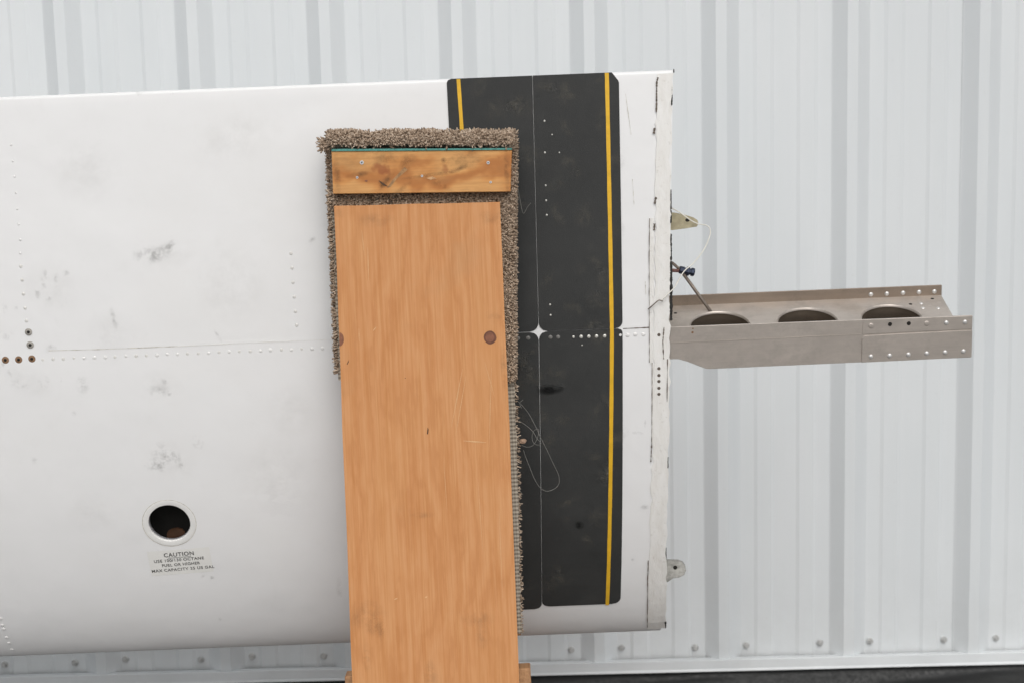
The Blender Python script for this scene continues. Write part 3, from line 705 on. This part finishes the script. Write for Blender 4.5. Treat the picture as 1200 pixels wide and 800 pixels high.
# placard under the filler: film and lettering lie on the skin
pc, pcs = hit(211.5, 657.3); pcs = x2s(pcs); ROT = R(2.6)
def on_pl(a, b, off):
    return surf(pc+a*math.cos(ROT)-b*math.sin(ROT), s2x(pcs+a*math.sin(ROT)+b*math.cos(ROT)), off)
V = []; F = []; nx, ny = 14, 8
for j in range(ny+1):
    for i in range(nx+1): V.append(on_pl(-.058+.116*i/nx, -.027+.054*j/ny, .0010))
for j in range(ny):
    for i in range(nx): b = j*(nx+1)+i; F.append((b, b+1, b+nx+2, b+nx+1))
plc = link('placard', mesh('placard', V, F, True), M['label'], wing); plc['label'] = 'small yellowed caution placard with four lines of text'
def text_on(txt, size, b, sx=1.0, a0=0.0):
    cu = bpy.data.curves.new('lettering', 'FONT'); cu.body = txt; cu.size = size; cu.align_x = 'CENTER'; cu.align_y = 'CENTER'; cu.offset = size*.018; cu.space_character = 1.12
    o = bpy.data.objects.new('tmp', cu); C.objects.link(o); dg = bpy.context.evaluated_depsgraph_get(); me = bpy.data.meshes.new_from_object(o.evaluated_get(dg))
    bpy.data.objects.remove(o); bpy.data.curves.remove(cu)
    for v in me.vertices: v.co = on_pl(a0+v.co.x*sx, b+v.co.y, .0015)
    me.name = 'lettering'; return link('lettering', me, M['ink'], plc)
text_on('CAUTION', .0118, .0165, .98)
text_on('USE 100/130 OCTANE', .0084, .0048, 1.05, -.002)
text_on('FUEL OR HIGHER', .0084, -.0055, 1.0, .0)
text_on('MAX CAPACITY 25 US GAL', .0084, -.0162, 1.05, .002)
V = [on_pl(-.0215+.043*i/8, .0098+d, .0015) for i in range(9) for d in (0, .0009)]
link('lettering', mesh('lettering', V, [(2*i, 2*i+2, 2*i+3, 2*i+1) for i in range(8)]), M['ink'], plc)

# dirt on the wing
def decal(px, py, w_, h_, m, rot=0.0, name='smudge', off=.0010):
    u, x = hit(px, py); s = x2s(x); V = []; F = []; n = 5; UVs = []
    c_, s_ = math.cos(rot), math.sin(rot)
    for j in range(n+1):
        for i in range(n+1):
            a, b = (i/n-.5)*w_, (j/n-.5)*h_; V.append(surf(u+a*c_-b*s_, s2x(s+a*s_+b*c_), off)); UVs.append((i/n, j/n))
    for j in range(n):
        for i in range(n): b = j*(n+1)+i; F.append((b, b+1, b+n+2, b+n+1))
    me = mesh(name, V, F, True); uv = me.uv_layers.new(name='UVMap')
    for lp in me.loops: uv.data[lp.index].uv = UVs[lp.vertex_index]
    return link(name, me, m, wing)
for q in ((78, 320, .010, .012), (66.5, 328, .009, .022), (57, 349, .011, .009, .6), (75.5, 356, .010, .009, .6), (51, 334, .008, .022), (44, 343, .008, .02), (54, 322, .008, .016),
          (6, 362, .009, .014), (19, 361, .008, .008), (10, 394, .02, .014), (199, 289, .014, .024, -.6), (190, 296, .05, .022, .5), (183, 300, .02, .012), (172, 298, .05, .03),
          (189, 533, .035, .045), (184, 546, .04, .02), (213, 546, .009, .012, .3), (205, 535, .02, .035, .5), (232, 517, .02, .025),
          (22, 449, .024, .014), (7, 431, .006, .03, .5), (69, 445, .012, .012), (97, 450, .022, .03), (52, 447, .02, .02), (193, 446, .012, .012), (185, 458, .035, .022), (198, 460, .01, .01),
          (87, 484, .008, .009), (41, 539, .010, .012), (133, 372, .008, .04), (60, 408, .02, .014), (234, 326, .006, .014), (256, 394, .005, .03, .5), (366, 281, .014, .008, .5),
          (238, 674, .006, .014, -.4), (249, 676, .012, .006), (258, 725, .008, .010), (163, 110, .012, .007), (201, 110, .010, .006), (756, 593, .016, .010, .3), (741, 655, .006, .006), (747, 507, .02, .006), (756, 496, .004, .014)):
    px, py, w_, h_ = q[:4]; decal(px, py, w_*1.35, h_*1.35, M['smudge'], q[4] if len(q) > 4 else random.uniform(-.3, .3))
for q in ((60, 335, .12, .12), (200, 300, .12, .06), (200, 540, .13, .10), (30, 445, .12, .07), (190, 450, .09, .06), (130, 390, .10, .10), (100, 200, .14, .14), (270, 330, .16, .2), (320, 560, .16, .2), (110, 600, .12, .1), (340, 480, .1, .12), (280, 160, .2, .1)):
    decal(*q, M['smear'], random.uniform(-.5, .5), 'dirt_film', .0009)
for i in range(60):
    a, b = random.uniform(545, 724), random.uniform(100, 690); decal(a, b, random.uniform(.02, .06), random.uniform(.02, .06), M['dust'], random.random()*3, 'dust_patch', .0021)
decal(645, 456, .055, .022, M['oil'], .05, 'oil_patch', .0021); decal(679, 614, .02, .02, M['oil'], 0, 'oil_patch', .0021); decal(702, 94, .02, .014, M['dust'], 0, 'dust_patch', .0021)

# fittings at the root
def lug(pts, m, name, thick, lean, hole=None, wv=-.10):
    """flat plate traced in its own plane: pts are picture points on a plane tilted by lean about the span"""
    P = [inw(*p, wv) for p in pts]; c = P[0].copy(); k = 1/math.cos(lean)
    bm = bmesh.new(); vs = []
    for p in P:
        dz = (p.z-c.z); vs.append(bm.verts.new((p.x, c.y+dz*math.tan(lean), c.z+dz)))
    f = bm.faces.new(vs); bmesh.ops.recalc_face_normals(bm, faces=bm.faces)
    r = bmesh.ops.extrude_face_region(bm, geom=[f])
    for v in r['geom']:
        if isinstance(v, bmesh.types.BMVert): v.co.y += thick
    bmesh.ops.bevel(bm, geom=[e for e in bm.edges], offset=.0007, segments=1, affect='EDGES')
    o = link(name, bm_mesh(name, bm), m, wing)
    if hole:
        p = inw(*hole, wv); dz = p.z-c.z; h = link('bolt_hole', H_A, None, o)
        h.matrix_local = Matrix.Translation((p.x, c.y+dz*math.tan(lean)-.0004, p.z)) @ Matrix.Rotation(R(90)-lean, 4, 'X') @ Matrix.Scale(1.0, 4)
    return o
lug([(780, 249.5), (790, 249.5), (800, 251), (812, 254), (816.5, 256.5), (817, 259.5), (815, 262.5), (800, 264.5), (787, 266), (780, 266)], M['beige'], 'aileron_bracket', .004, R(50), (804.5, 256.3))
lug([(776, 656.5), (795, 657), (800, 658.5), (803, 662), (803.6, 666.5), (801, 671), (796, 673.2), (788, 674.5), (782, 678), (776, 680)], M['greyfit'], 'front_lug', .010, R(20), (791, 663.2))
fl = inw(810, 318.8, -.12); f0 = inw(797, 316.5, -.12)
ax = (fl-f0).normalized(); mq = ax.to_track_quat('Z', 'Y').to_matrix().to_4x4(); FM2 = Matrix.Translation(f0) @ mq
a_, t_ = on_web(832.5, 365.3); line_end = MWEB @ Vector((a_, t_, .001))
tube('fuel_line', [inw(800, 320, -.119), line_end, line_end+(line_end-inw(800, 320, -.119))*.12], .0030, M['line'], wing, 10, smooth_steps=1)
tube('fuel_line', [inw(780, 305, -.13), inw(788, 308.5, -.125), inw(794, 313.5, -.12), inw(799, 317, -.12)], .0028, M['line'], wing, 10)
tube('fuel_line', [inw(782, 316.5, -.115), inw(793, 317.3, -.118), inw(797, 316.7, -.12)], .0034, plain('red_sleeve', (.16, .07, .06), .5), wing, 10)
ft = lathe('line_fitting', [(.0005, -.002), (.0062, -.002), (.0072, 0), (.0072, .007), (.0060, .008), (.0060, .012), (.0088, .0125), (.0088, .0165), (.0062, .0175), (.0062, .020), (.0078, .0205), (.0078, .0255), (.0062, .027), (.0005, .0272)], M['navy'], wing, FM2, 8)
ft.data.shade_flat()

# white cord tied to the bracket and hanging back on to the tape: hangs there on its own
cp = [inw(786, 243.5, -.085), inw(797, 249.5, -.075), inw(809, 258, -.07), inw(818, 262.5, -.066), inw(828, 264.5, -.062), inw(832.3, 269.5, -.06), inw(831, 279, -.055), inw(824, 294, -.045), inw(812, 309, -.03), inw(801, 319, -.016), inw(791, 336, -.004), inw(784.5, 343, .006), inw(775, 352.5, .006)]
cord = tube('white_cord', [MW @ p for p in cp], .0011, M['cord'], None, 7, smooth_steps=8)
tag(cord, 'thin white cord looping from the beige bracket down over the white root tape', 'cord')
tube('cord_end', [MW @ p for p in (inw(776.5, 353, .0062), inw(772, 352, .0065), inw(767, 356, .006), inw(759.5, 362.5, .004))], .0011, M['line'], cord, 6)

# ------------------------------------------------------------------ the cradle stand
LEAN = R(5)
RS = R(1.2)
BU = np.array([math.cos(RS), 0, math.sin(RS)]); bv0 = np.array([-math.sin(RS), 0, math.cos(RS)])
BV = bv0*math.cos(LEAN)+np.array([0, 1., 0])*math.sin(LEAN); BN = np.cross(BU, BV)        # BN points to the camera
PB = CAM+ray(498, 240)*(2.895/ray(498, 240)[1])
zc = -PB[2]/BV[2]; PBASE = PB+BV*zc                                                     # foot of the board on the ground
MS = Matrix(((BU[0], -BN[0], BV[0], PBASE[0]), (BU[1], -BN[1], BV[1], PBASE[1]), (BU[2], -BN[2], BV[2], PBASE[2]), (0, 0, 0, 1)))
stand = thing('cradle_stand', 'plywood and lumber cradle stand with brown carpet padding holding the wing', 'wing stand', MS)
def onb(px, py, d=0.0):                               # picture point on the plane d behind the board's face, in stand coordinates
    P = plane_pt(px, py, PBASE-BN*d, BN)-PBASE; return Vector((float(P@BU), d, float(P@BV)))
Z_T = onb(498, 239)[2]
tl, tr2, bl2, br2 = onb(391.5, 241.5), onb(586.3, 236.8), onb(412.3, 790), onb(608.3, 790)
def ext(a, b, z): t = (z-a.z)/(b.z-a.z); return Vector((a.x+(b.x-a.x)*t, 0, z))
PT = .018
left = [tl+Vector((random.uniform(-.0006, .0006), 0, 0)) if 0 else ext(tl, bl2, tl.z+(0-tl.z)*i/14) for i in range(15)]
right = [ext(tr2, br2, tr2.z+(0-tr2.z)*i/14) for i in range(15)]
left = [p+Vector((random.uniform(-.0007, .0007), 0, 0)) for p in left]; right = [p+Vector((random.uniform(-.0007, .0007), 0, 0)) for p in right]
topE = [tl+(tr2-tl)*t+Vector((0, 0, random.uniform(-.0006, .0006))) for t in (.2, .35, .5, .65, .8)]
bm = bmesh.new(); out = left[::-1]+topE+right
fv = [bm.verts.new((p.x, 0, p.z)) for p in out]; bv_ = [bm.verts.new((p.x, PT, p.z)) for p in out]; n = len(out)
f1 = bm.faces.new(fv); bm.faces.new(bv_[::-1])
for i in range(n): bm.faces.new((fv[i], bv_[i], bv_[(i+1) % n], fv[(i+1) % n]))
bmesh.ops.recalc_face_normals(bm, faces=bm.faces)
bme = bm_mesh('plywood_board', bm, False, False); bme.materials.append(M['ply']); bme.materials.append(M['edge'])
for p in bme.polygons: p.material_index = 0 if abs(p.normal.y) > .8 else 1
board = link('plywood_board', bme, None, stand); board['label'] = 'wide upright plywood board with a round dark knot'
# top plank
pc0, pc1, pc2, pc3 = onb(388.7, 177.5, -.004), onb(600, 175.8, -.004), onb(598.3, 224.8, -.004), onb(390.5, 227.5, -.004)
def quad_prism(name, P, y0, y1, m, parent, bev=.0008):
    bm = bmesh.new(); a = [bm.verts.new((p.x, y0, p.z)) for p in P]; b = [bm.verts.new((p.x, y1, p.z)) for p in P]
    bm.faces.new(a); bm.faces.new(b[::-1])
    for i in range(len(P)): bm.faces.new((a[i], b[i], b[(i+1) % len(P)], a[(i+1) % len(P)]))
    bmesh.ops.recalc_face_normals(bm, faces=bm.faces)
    if bev: bmesh.ops.bevel(bm, geom=list(bm.edges), offset=bev, segments=1, affect='EDGES')
    return link(name, bm_mesh(name, bm), m, parent)
plank = quad_prism('top_plank', [pc0, pc1, pc2, pc3], -.008, .022, M['plank'], stand)
quad_prism('felt_strip', [onb(388.5, 174.9, -.010), onb(600, 173.8, -.010), onb(600, 176.0, -.010), onb(388.5, 177.6, -.010)], -.0105, .021, M['teal'], stand, .0003)
# screws in the plank
bm = bmesh.new()
bmesh.ops.create_cone(bm, cap_ends=True, segments=14, radius1=.0042, radius2=.0040, depth=.0012)
scm = bm_mesh('plank_screw', bm); scm.materials.append(M['washer'])
bm = bmesh.new()
for a in (0, 90): box_bm(-.0020, .0020, -.0005, .0005, 0, .0009, 0, bm)
for v in list(bm.verts)[8:]: v.co = Vector((-v.co.y, v.co.x, v.co.z+.0001))
crm = bm_mesh('screw_slot', bm); crm.materials.append(M['hole'])
for px, py, s_ in ((424, 190.7, 1.0), (572, 191, .8), (418.5, 208.2, .65), (494.5, 206.5, .6), (575, 213.8, .6)):
    o = link('plank_screw', scm, None, stand, onb(px, py, -.0086)); o.rotation_euler = (R(90), 0, 0); o.scale = (s_*.82,)*3
    c_ = link('screw_slot', crm, None, o, (0, 0, .0003)); c_.rotation_euler = (0, 0, random.random())
# marks on the wood
def wdecal(px, py, w_, h_, m, rot=0.0, d=0.0, name='wood_mark', parent=None):
    p = onb(px, py, d); V = []; UVs = []
    c_, s_ = math.cos(rot), math.sin(rot)
    for a, b in ((-.5, -.5), (.5, -.5), (.5, .5), (-.5, .5)): V.append((p.x+a*w_*c_-b*h_*s_, d, p.z+a*w_*s_+b*h_*c_)); UVs.append((a+.5, b+.5))
    me = mesh(name, V, [(0, 1, 2, 3)]); uv = me.uv_layers.new(name='UVMap')
    for lp in me.loops: uv.data[lp.index].uv = UVs[lp.vertex_index]
    return link(name, me, m, parent or stand)
def wflat(pts, m, d, name):                           # small flat mark from picture points
    V = [onb(*p, d) for p in pts]; return link(name, mesh(name, V, [tuple(range(len(V)))[::-1]]), m, stand)
wflat([(574.3+7.1*math.cos(a)*(1+.07*math.sin(2*a+1)), 395.4+8.0*math.sin(a)) for a in [2*math.pi*i/18 for i in range(18)]], M['knot_rim'], -.0003, 'wood_knot')
wflat([(574.0+5.0*math.cos(a)*(1+.05*math.sin(3*a)), 395.0+5.7*math.sin(a)) for a in [2*math.pi*i/18 for i in range(18)]], M['knot'], -.0004, 'wood_knot')
wflat([(397.8+5.2*math.cos(a), 397.5+8*math.sin(a)) for a in [-math.pi/2+math.pi*i/10 for i in range(11)]], M['knot'], -.0004, 'wood_knot')
for pts in ([(406.3, 426.5), (408.8, 421.2), (408.6, 424), (407, 427)], [(500.3, 508), (501.2, 500.2), (502.3, 503), (501.5, 508.5)], [(475, 443.5), (474.2, 442.3), (475.6, 442.4)]):
    wflat(pts, M['gouge'], -.0004, 'gouge')
for (ax_, ay), (bx, by), wd in (((542, 432), (529, 500), .9), ((546, 440), (534, 510), .7), ((576, 430), (573, 530), .7), ((420.5, 385), (421, 400), .8), ((437, 388), (441, 383), 1.2), ((543, 516), (570, 518), 1.6), ((568, 424), (580, 466), .6), ((520, 540), (524, 600), .5), ((585, 600), (589, 700), .6), ((560, 560), (566, 650), .5), ((431, 290), (432, 330), .9), ((424, 270), (427, 300), .7), ((462, 702), (466, 700), 1.6), ((498, 699.5), (501, 698.5), 1.6)):
    dx, dy = bx-ax_, by-ay; L = math.hypot(dx, dy); ox, oy = -dy/L*wd*.5, dx/L*wd*.5
    wflat([(ax_+ox*.3, ay+oy*.3), ((ax_+bx)/2+ox, (ay+by)/2+oy), (bx+ox*.2, by+oy*.2), (bx-ox*.2, by-oy*.2), ((ax_+bx)/2-ox, (ay+by)/2-oy), (ax_-ox*.3, ay-oy*.3)], M['scuff_pale'], -.0005, 'wood_scratch')
for q in ((440, 735, .04, .04), (447, 742, .012, .05), (430, 720, .08, .06), (430, 770, .02, .06), (505, 790, .03, .06), (560, 725, .07, .03), (565, 745, .03, .05), (495, 603, .05, .014), (575, 255, .05, .03), (440, 258, .08, .03), (398, 690, .015, .05), (580, 372, .03, .02), (590, 430, .012, .14), (400, 250, .03, .02)):
    wdecal(*q[:4], M['grime'], 0, -.0003, 'grime_patch')
for px, py, w_, h_, rot in ((452, 213, .05, .010, .75), (447, 216, .018, .008, -.7), (474, 195, .022, .02, 0), (452, 186, .05, .022, -.2), (480, 186, .03, .018, 0), (520, 188, .012, .008, 0), (545, 195, .10, .008, .35), (505, 205, .12, .006, .1), (540, 186, .08, .014, .3), (515, 216, .06, .01, -.5), (420, 205, .05, .008, .12), (395, 205, .014, .06, 0), (594, 200, .012, .06, 0), (470, 222, .05, .008, .6)):
    wdecal(px, py, w_, h_*1.5, M['grime2'], rot, -.0086, 'grime_patch')
wflat([(427, 212), (429.5, 211), (431.5, 212.3), (429, 213.6)], M['knot'], -.0087, 'wood_knot')
wflat([(443.5, 211.5), (447.5, 213.5), (455, 219), (450.5, 218.2), (446, 215)], M['gouge'], -.0087, 'gouge')
wflat([(474, 196), (478, 199), (465, 210), (458, 219), (453, 221), (460, 211)], M['stain'], -.0085, 'stain_streak')
wflat([(500, 209), (507, 207), (512, 209.5), (505, 211)], M['scuff_pale'], -.0086, 'wood_scratch')

# carpet: a padded core with real tufts, and the bare backing lower down
CY0, CY1 = .024, .054                                  # depth range of the padded core behind plank and board
cl_t, cr_t = onb(384, 170, CY0), onb(603, 168, CY0)
ctop = onb(490, 153, CY0).z
def rowx(py):                                          # side edges of the carpet at a picture height
    xl = np.interp(py, [150, 176, 240, 330, 445], [386, 386, 388, 392, 396.5]); xr = np.interp(py, [150, 176, 240, 330, 445, 520, 740], [601, 601, 600, 600, 600, 603, 610])
    return xl, xr
V = []; ys = [156, 165, 178, 200, 228, 242, 280, 330, 380, 445]; rowsP = []
for y in ys:
    xl, xr = rowx(y); a, b = onb(xl, y, CY0), onb(xr, y, CY0); rowsP.append((a, b))
bm = bmesh.new(); L4 = []
for a, b in rowsP:
    L4.append([bm.verts.new((a.x, CY0, a.z)), bm.verts.new((b.x, CY0, b.z)), bm.verts.new((b.x, CY1, b.z)), bm.verts.new((a.x, CY1, a.z))])
for p, q in zip(L4[:-1], L4[1:]):
    for k in range(4): bm.faces.new((p[k], q[k], q[(k+1) % 4], p[(k+1) % 4]))
bm.faces.new(L4[0]); bm.faces.new(L4[-1][::-1])
carpet = link('carpet_padding', bm_mesh('carpet_padding', bm), M['backing'], stand)
tuft_P, tuft_D, tuft_R, tuft_L = [], [], [], []
def tufts(n, fpos, fdir, r=.0021, ln=.011):
    for _ in range(n):
        p = fpos(); d = Vector(fdir(p))+Vector((random.gauss(0, .45), random.gauss(0, .45), random.gauss(0, .45))); d.normalize()
        tuft_P.append(p); tuft_D.append(d); tuft_R.append(r*random.uniform(.75, 1.3)); tuft_L.append(ln*random.uniform(.6, 1.25))
def sidepos(sel, y0, y1):
    def f():
        py = random.uniform(y0, y1); xl, xr = rowx(py); d = random.uniform(CY0-.002, CY1); p = onb(xl if sel < 0 else xr, py, CY0); return Vector((p.x-sel*.001, d, p.z))
    return f
def toppos():
    t = random.random(); a, b = rowsP[0]; return Vector((a.x+(b.x-a.x)*t, random.uniform(-.004, CY1), a.z+(b.z-a.z)*t-.008+.0035*math.sin(t*21)*math.sin(t*7)))
def frontpos(y0, y1, x0=None, x1=None):
    def f():
        py = random.uniform(y0, y1); xl, xr = rowx(py); px = random.uniform(x0 if x0 else xl, x1 if x1 else xr); p = onb(px, py, CY0); return Vector((p.x, CY0+.001, p.z))
    return f
def toproll():                                         # rolled edge of the carpet lying over the plank's top
    px = random.uniform(386, 602); py = random.uniform(157, 170.5); p = onb(px, py, 0.0); bul = math.sin((py-152)/24*math.pi); return Vector((p.x, -.001-.005*bul, p.z))
tufts(3600, toproll, lambda p: (0, -1, .3), .0018, .0095)
tufts(2800, toppos, lambda p: (0, -.1, 1), .0018, .012)
tufts(2600, frontpos(224, 243), lambda p: (0, -1, .1), .0017, .011)
tufts(3300, frontpos(176, 446, 585, 602), lambda p: (.15, -1, .1), .0016, .010)
tufts(2600, sidepos(1, 160, 446), lambda p: (1, -.3, 0), .0015, .0095)
tufts(1500, sidepos(-1, 158, 436), lambda p: (-1, -.2, 0), .0015, .0085)
tufts(70, lambda: onb(random.uniform(376, 388), random.uniform(165, 176), 0.0), lambda p: (-.6, -.6, .1), .0018, .009)
def build_tufts(name, P, D, Rr, Ln, parent):
    V, F, T = [], [], []
    for p, d, r, l in zip(P, D, Rr, Ln):
        a = d.orthogonal().normalized(); b = d.cross(a); base = len(V); tone = min(1, max(0, random.gauss(.5, .22)))
        bend = (a*random.uniform(-.6, .6)+b*random.uniform(-.6, .6)); ph = random.random()*6
        for t, k in ((-.15, .8), (.35, 1.0), (.75, 1.05), (1.0, .55)):
            c = p+d*(l*t)+bend*(l*.55*max(t, 0)**2)
            for q in range(4): an = ph+q*math.pi/2+t*1.8; V.append(c+(a*math.cos(an)+b*math.sin(an))*(r*k)); T.append(tone*(.55+.45*max(t, 0)) if False else tone)
        for s_ in range(3):
            for q in range(4): F.append((base+4*s_+q, base+4*s_+(q+1) % 4, base+4*s_+4+(q+1) % 4, base+4*s_+4+q))
        F.append((base+12, base+13, base+14, base+15))
    me = bpy.data.meshes.new(name); me.from_pydata([tuple(v) for v in V], [], F); me.update(); me.shade_smooth()
    at = me.attributes.new('tone', 'FLOAT', 'POINT'); at.data.foreach_set('value', T)
    o = link(name, me, M['carpet'], parent); o['kind'] = 'stuff'; return o
build_tufts('carpet_pile', tuft_P, tuft_D, tuft_R, tuft_L, stand)
# backing: bare woven strip beyond the board's right edge, with fringe
rows_ = []
for y in np.linspace(436, 742, 44):
    xl, xr = 590, float(np.interp(y, [436, 445, 520, 640, 742], [601, 602.5, 605.3, 608.5, 611.0])); a, b = onb(xl, y, .030), onb(xr, y, .030); b.x += random.gauss(0, .0006); rows_.append((a, b))
V = []; F = []
for a, b in rows_: V += [(a.x, .030, a.z), (b.x, .030, b.z), (b.x-.0005, .036, b.z), (a.x, .036, a.z)]
for i in range(len(rows_)-1):
    for k in range(4): F.append((4*i+k, 4*i+(k+1) % 4, 4*i+4+(k+1) % 4, 4*i+4+k))
link('carpet_backing', mesh('carpet_backing', V, F), M['backing'], stand)
P_, D_, R_, L_ = [], [], [], []
for i in range(330):
    y = random.uniform(440, 740); xr = float(np.interp(y, [436, 445, 520, 640, 742], [601, 602.5, 605.3, 608.5, 611.0])); p = onb(xr-.6, y, .033); p.y += random.uniform(0, .010)
    P_.append(p); D_.append(Vector((1, random.gauss(0, .4), random.gauss(-.2, .5))).normalized()); R_.append(random.uniform(.0008, .0015)); L_.append(random.uniform(.002, .0095)*(1 if y < 600 else .8))
build_tufts('carpet_fringe', P_, D_, R_, L_, stand)
quad_prism('side_cleat', [onb(588, 700, .034), onb(609.6, 700, .034), onb(610.5, 744, .034), onb(588, 744, .034)], .034, .045, M['lumber'], stand)
# stray threads pulled out of the carpet
TD = .036
for pts in ([(607, 470), (613, 476), (620, 485), (627, 498), (633, 511), (640, 525), (648, 542), (654.5, 556), (655, 566), (650, 572), (641, 575), (633, 571), (626, 560), (620, 545), (616, 535), (613.5, 527)],
            [(608, 493), (612, 495), (619, 500), (625, 506), (629, 513), (634, 519), (630, 521), (625, 518), (623.5, 511), (626, 504), (631, 503), (630, 512), (625, 521), (618, 523.5), (611, 521)],
            [(606, 215), (609, 232), (613, 250), (618, 243), (622, 238)], [(608, 572), (611, 577), (613, 579)], [(611, 478), (609, 472), (613, 468)]):
    tube('loose_thread', [onb(a, b, TD-.004+.004*math.sin(i)) for i, (a, b) in enumerate(pts)], .0004, M['thread'], stand, 5, smooth_steps=5)
bm = bmesh.new(); bmesh.ops.create_icosphere(bm, subdivisions=2, radius=.0045)
for v in bm.verts: v.co *= 1+random.uniform(-.25, .25)
link('yarn_tuft', bm_mesh('yarn_tuft', bm), plain('tan_yarn', (.30, .20, .14), .9), stand, onb(612.5, 516.5, TD-.003)).scale = (1.5, .8, .9)
# the rest of the frame: cross brace, rails, rear board, saddle beam
a, b = onb(404.8, 790, .035), onb(622, 790, .035)
zb_ = onb(615, 780, .035).z
def lumber(name, x0, x1, y0, y1, z0, z1, m=M['lumber'], bev=.002): return link(name, bm_mesh(name, box_bm(x0, x1, y0, y1, z0, z1, bev)), m, stand)
lumber('cross_brace', a.x, b.x, .020, .058, zb_-.14, zb_)
lumber('base_rail', a.x, a.x+.038, .060, .80, .01, .10); lumber('base_rail', b.x-.038, b.x, .060, .80, .01, .10)
lumber('rear_board', bl2.x+.01, br2.x-.01, .72, .738, .02, .80, M['ply'], .001)
lumber('saddle_beam', bl2.x+.025, br2.x-.028, .060, .715, .34, .425)
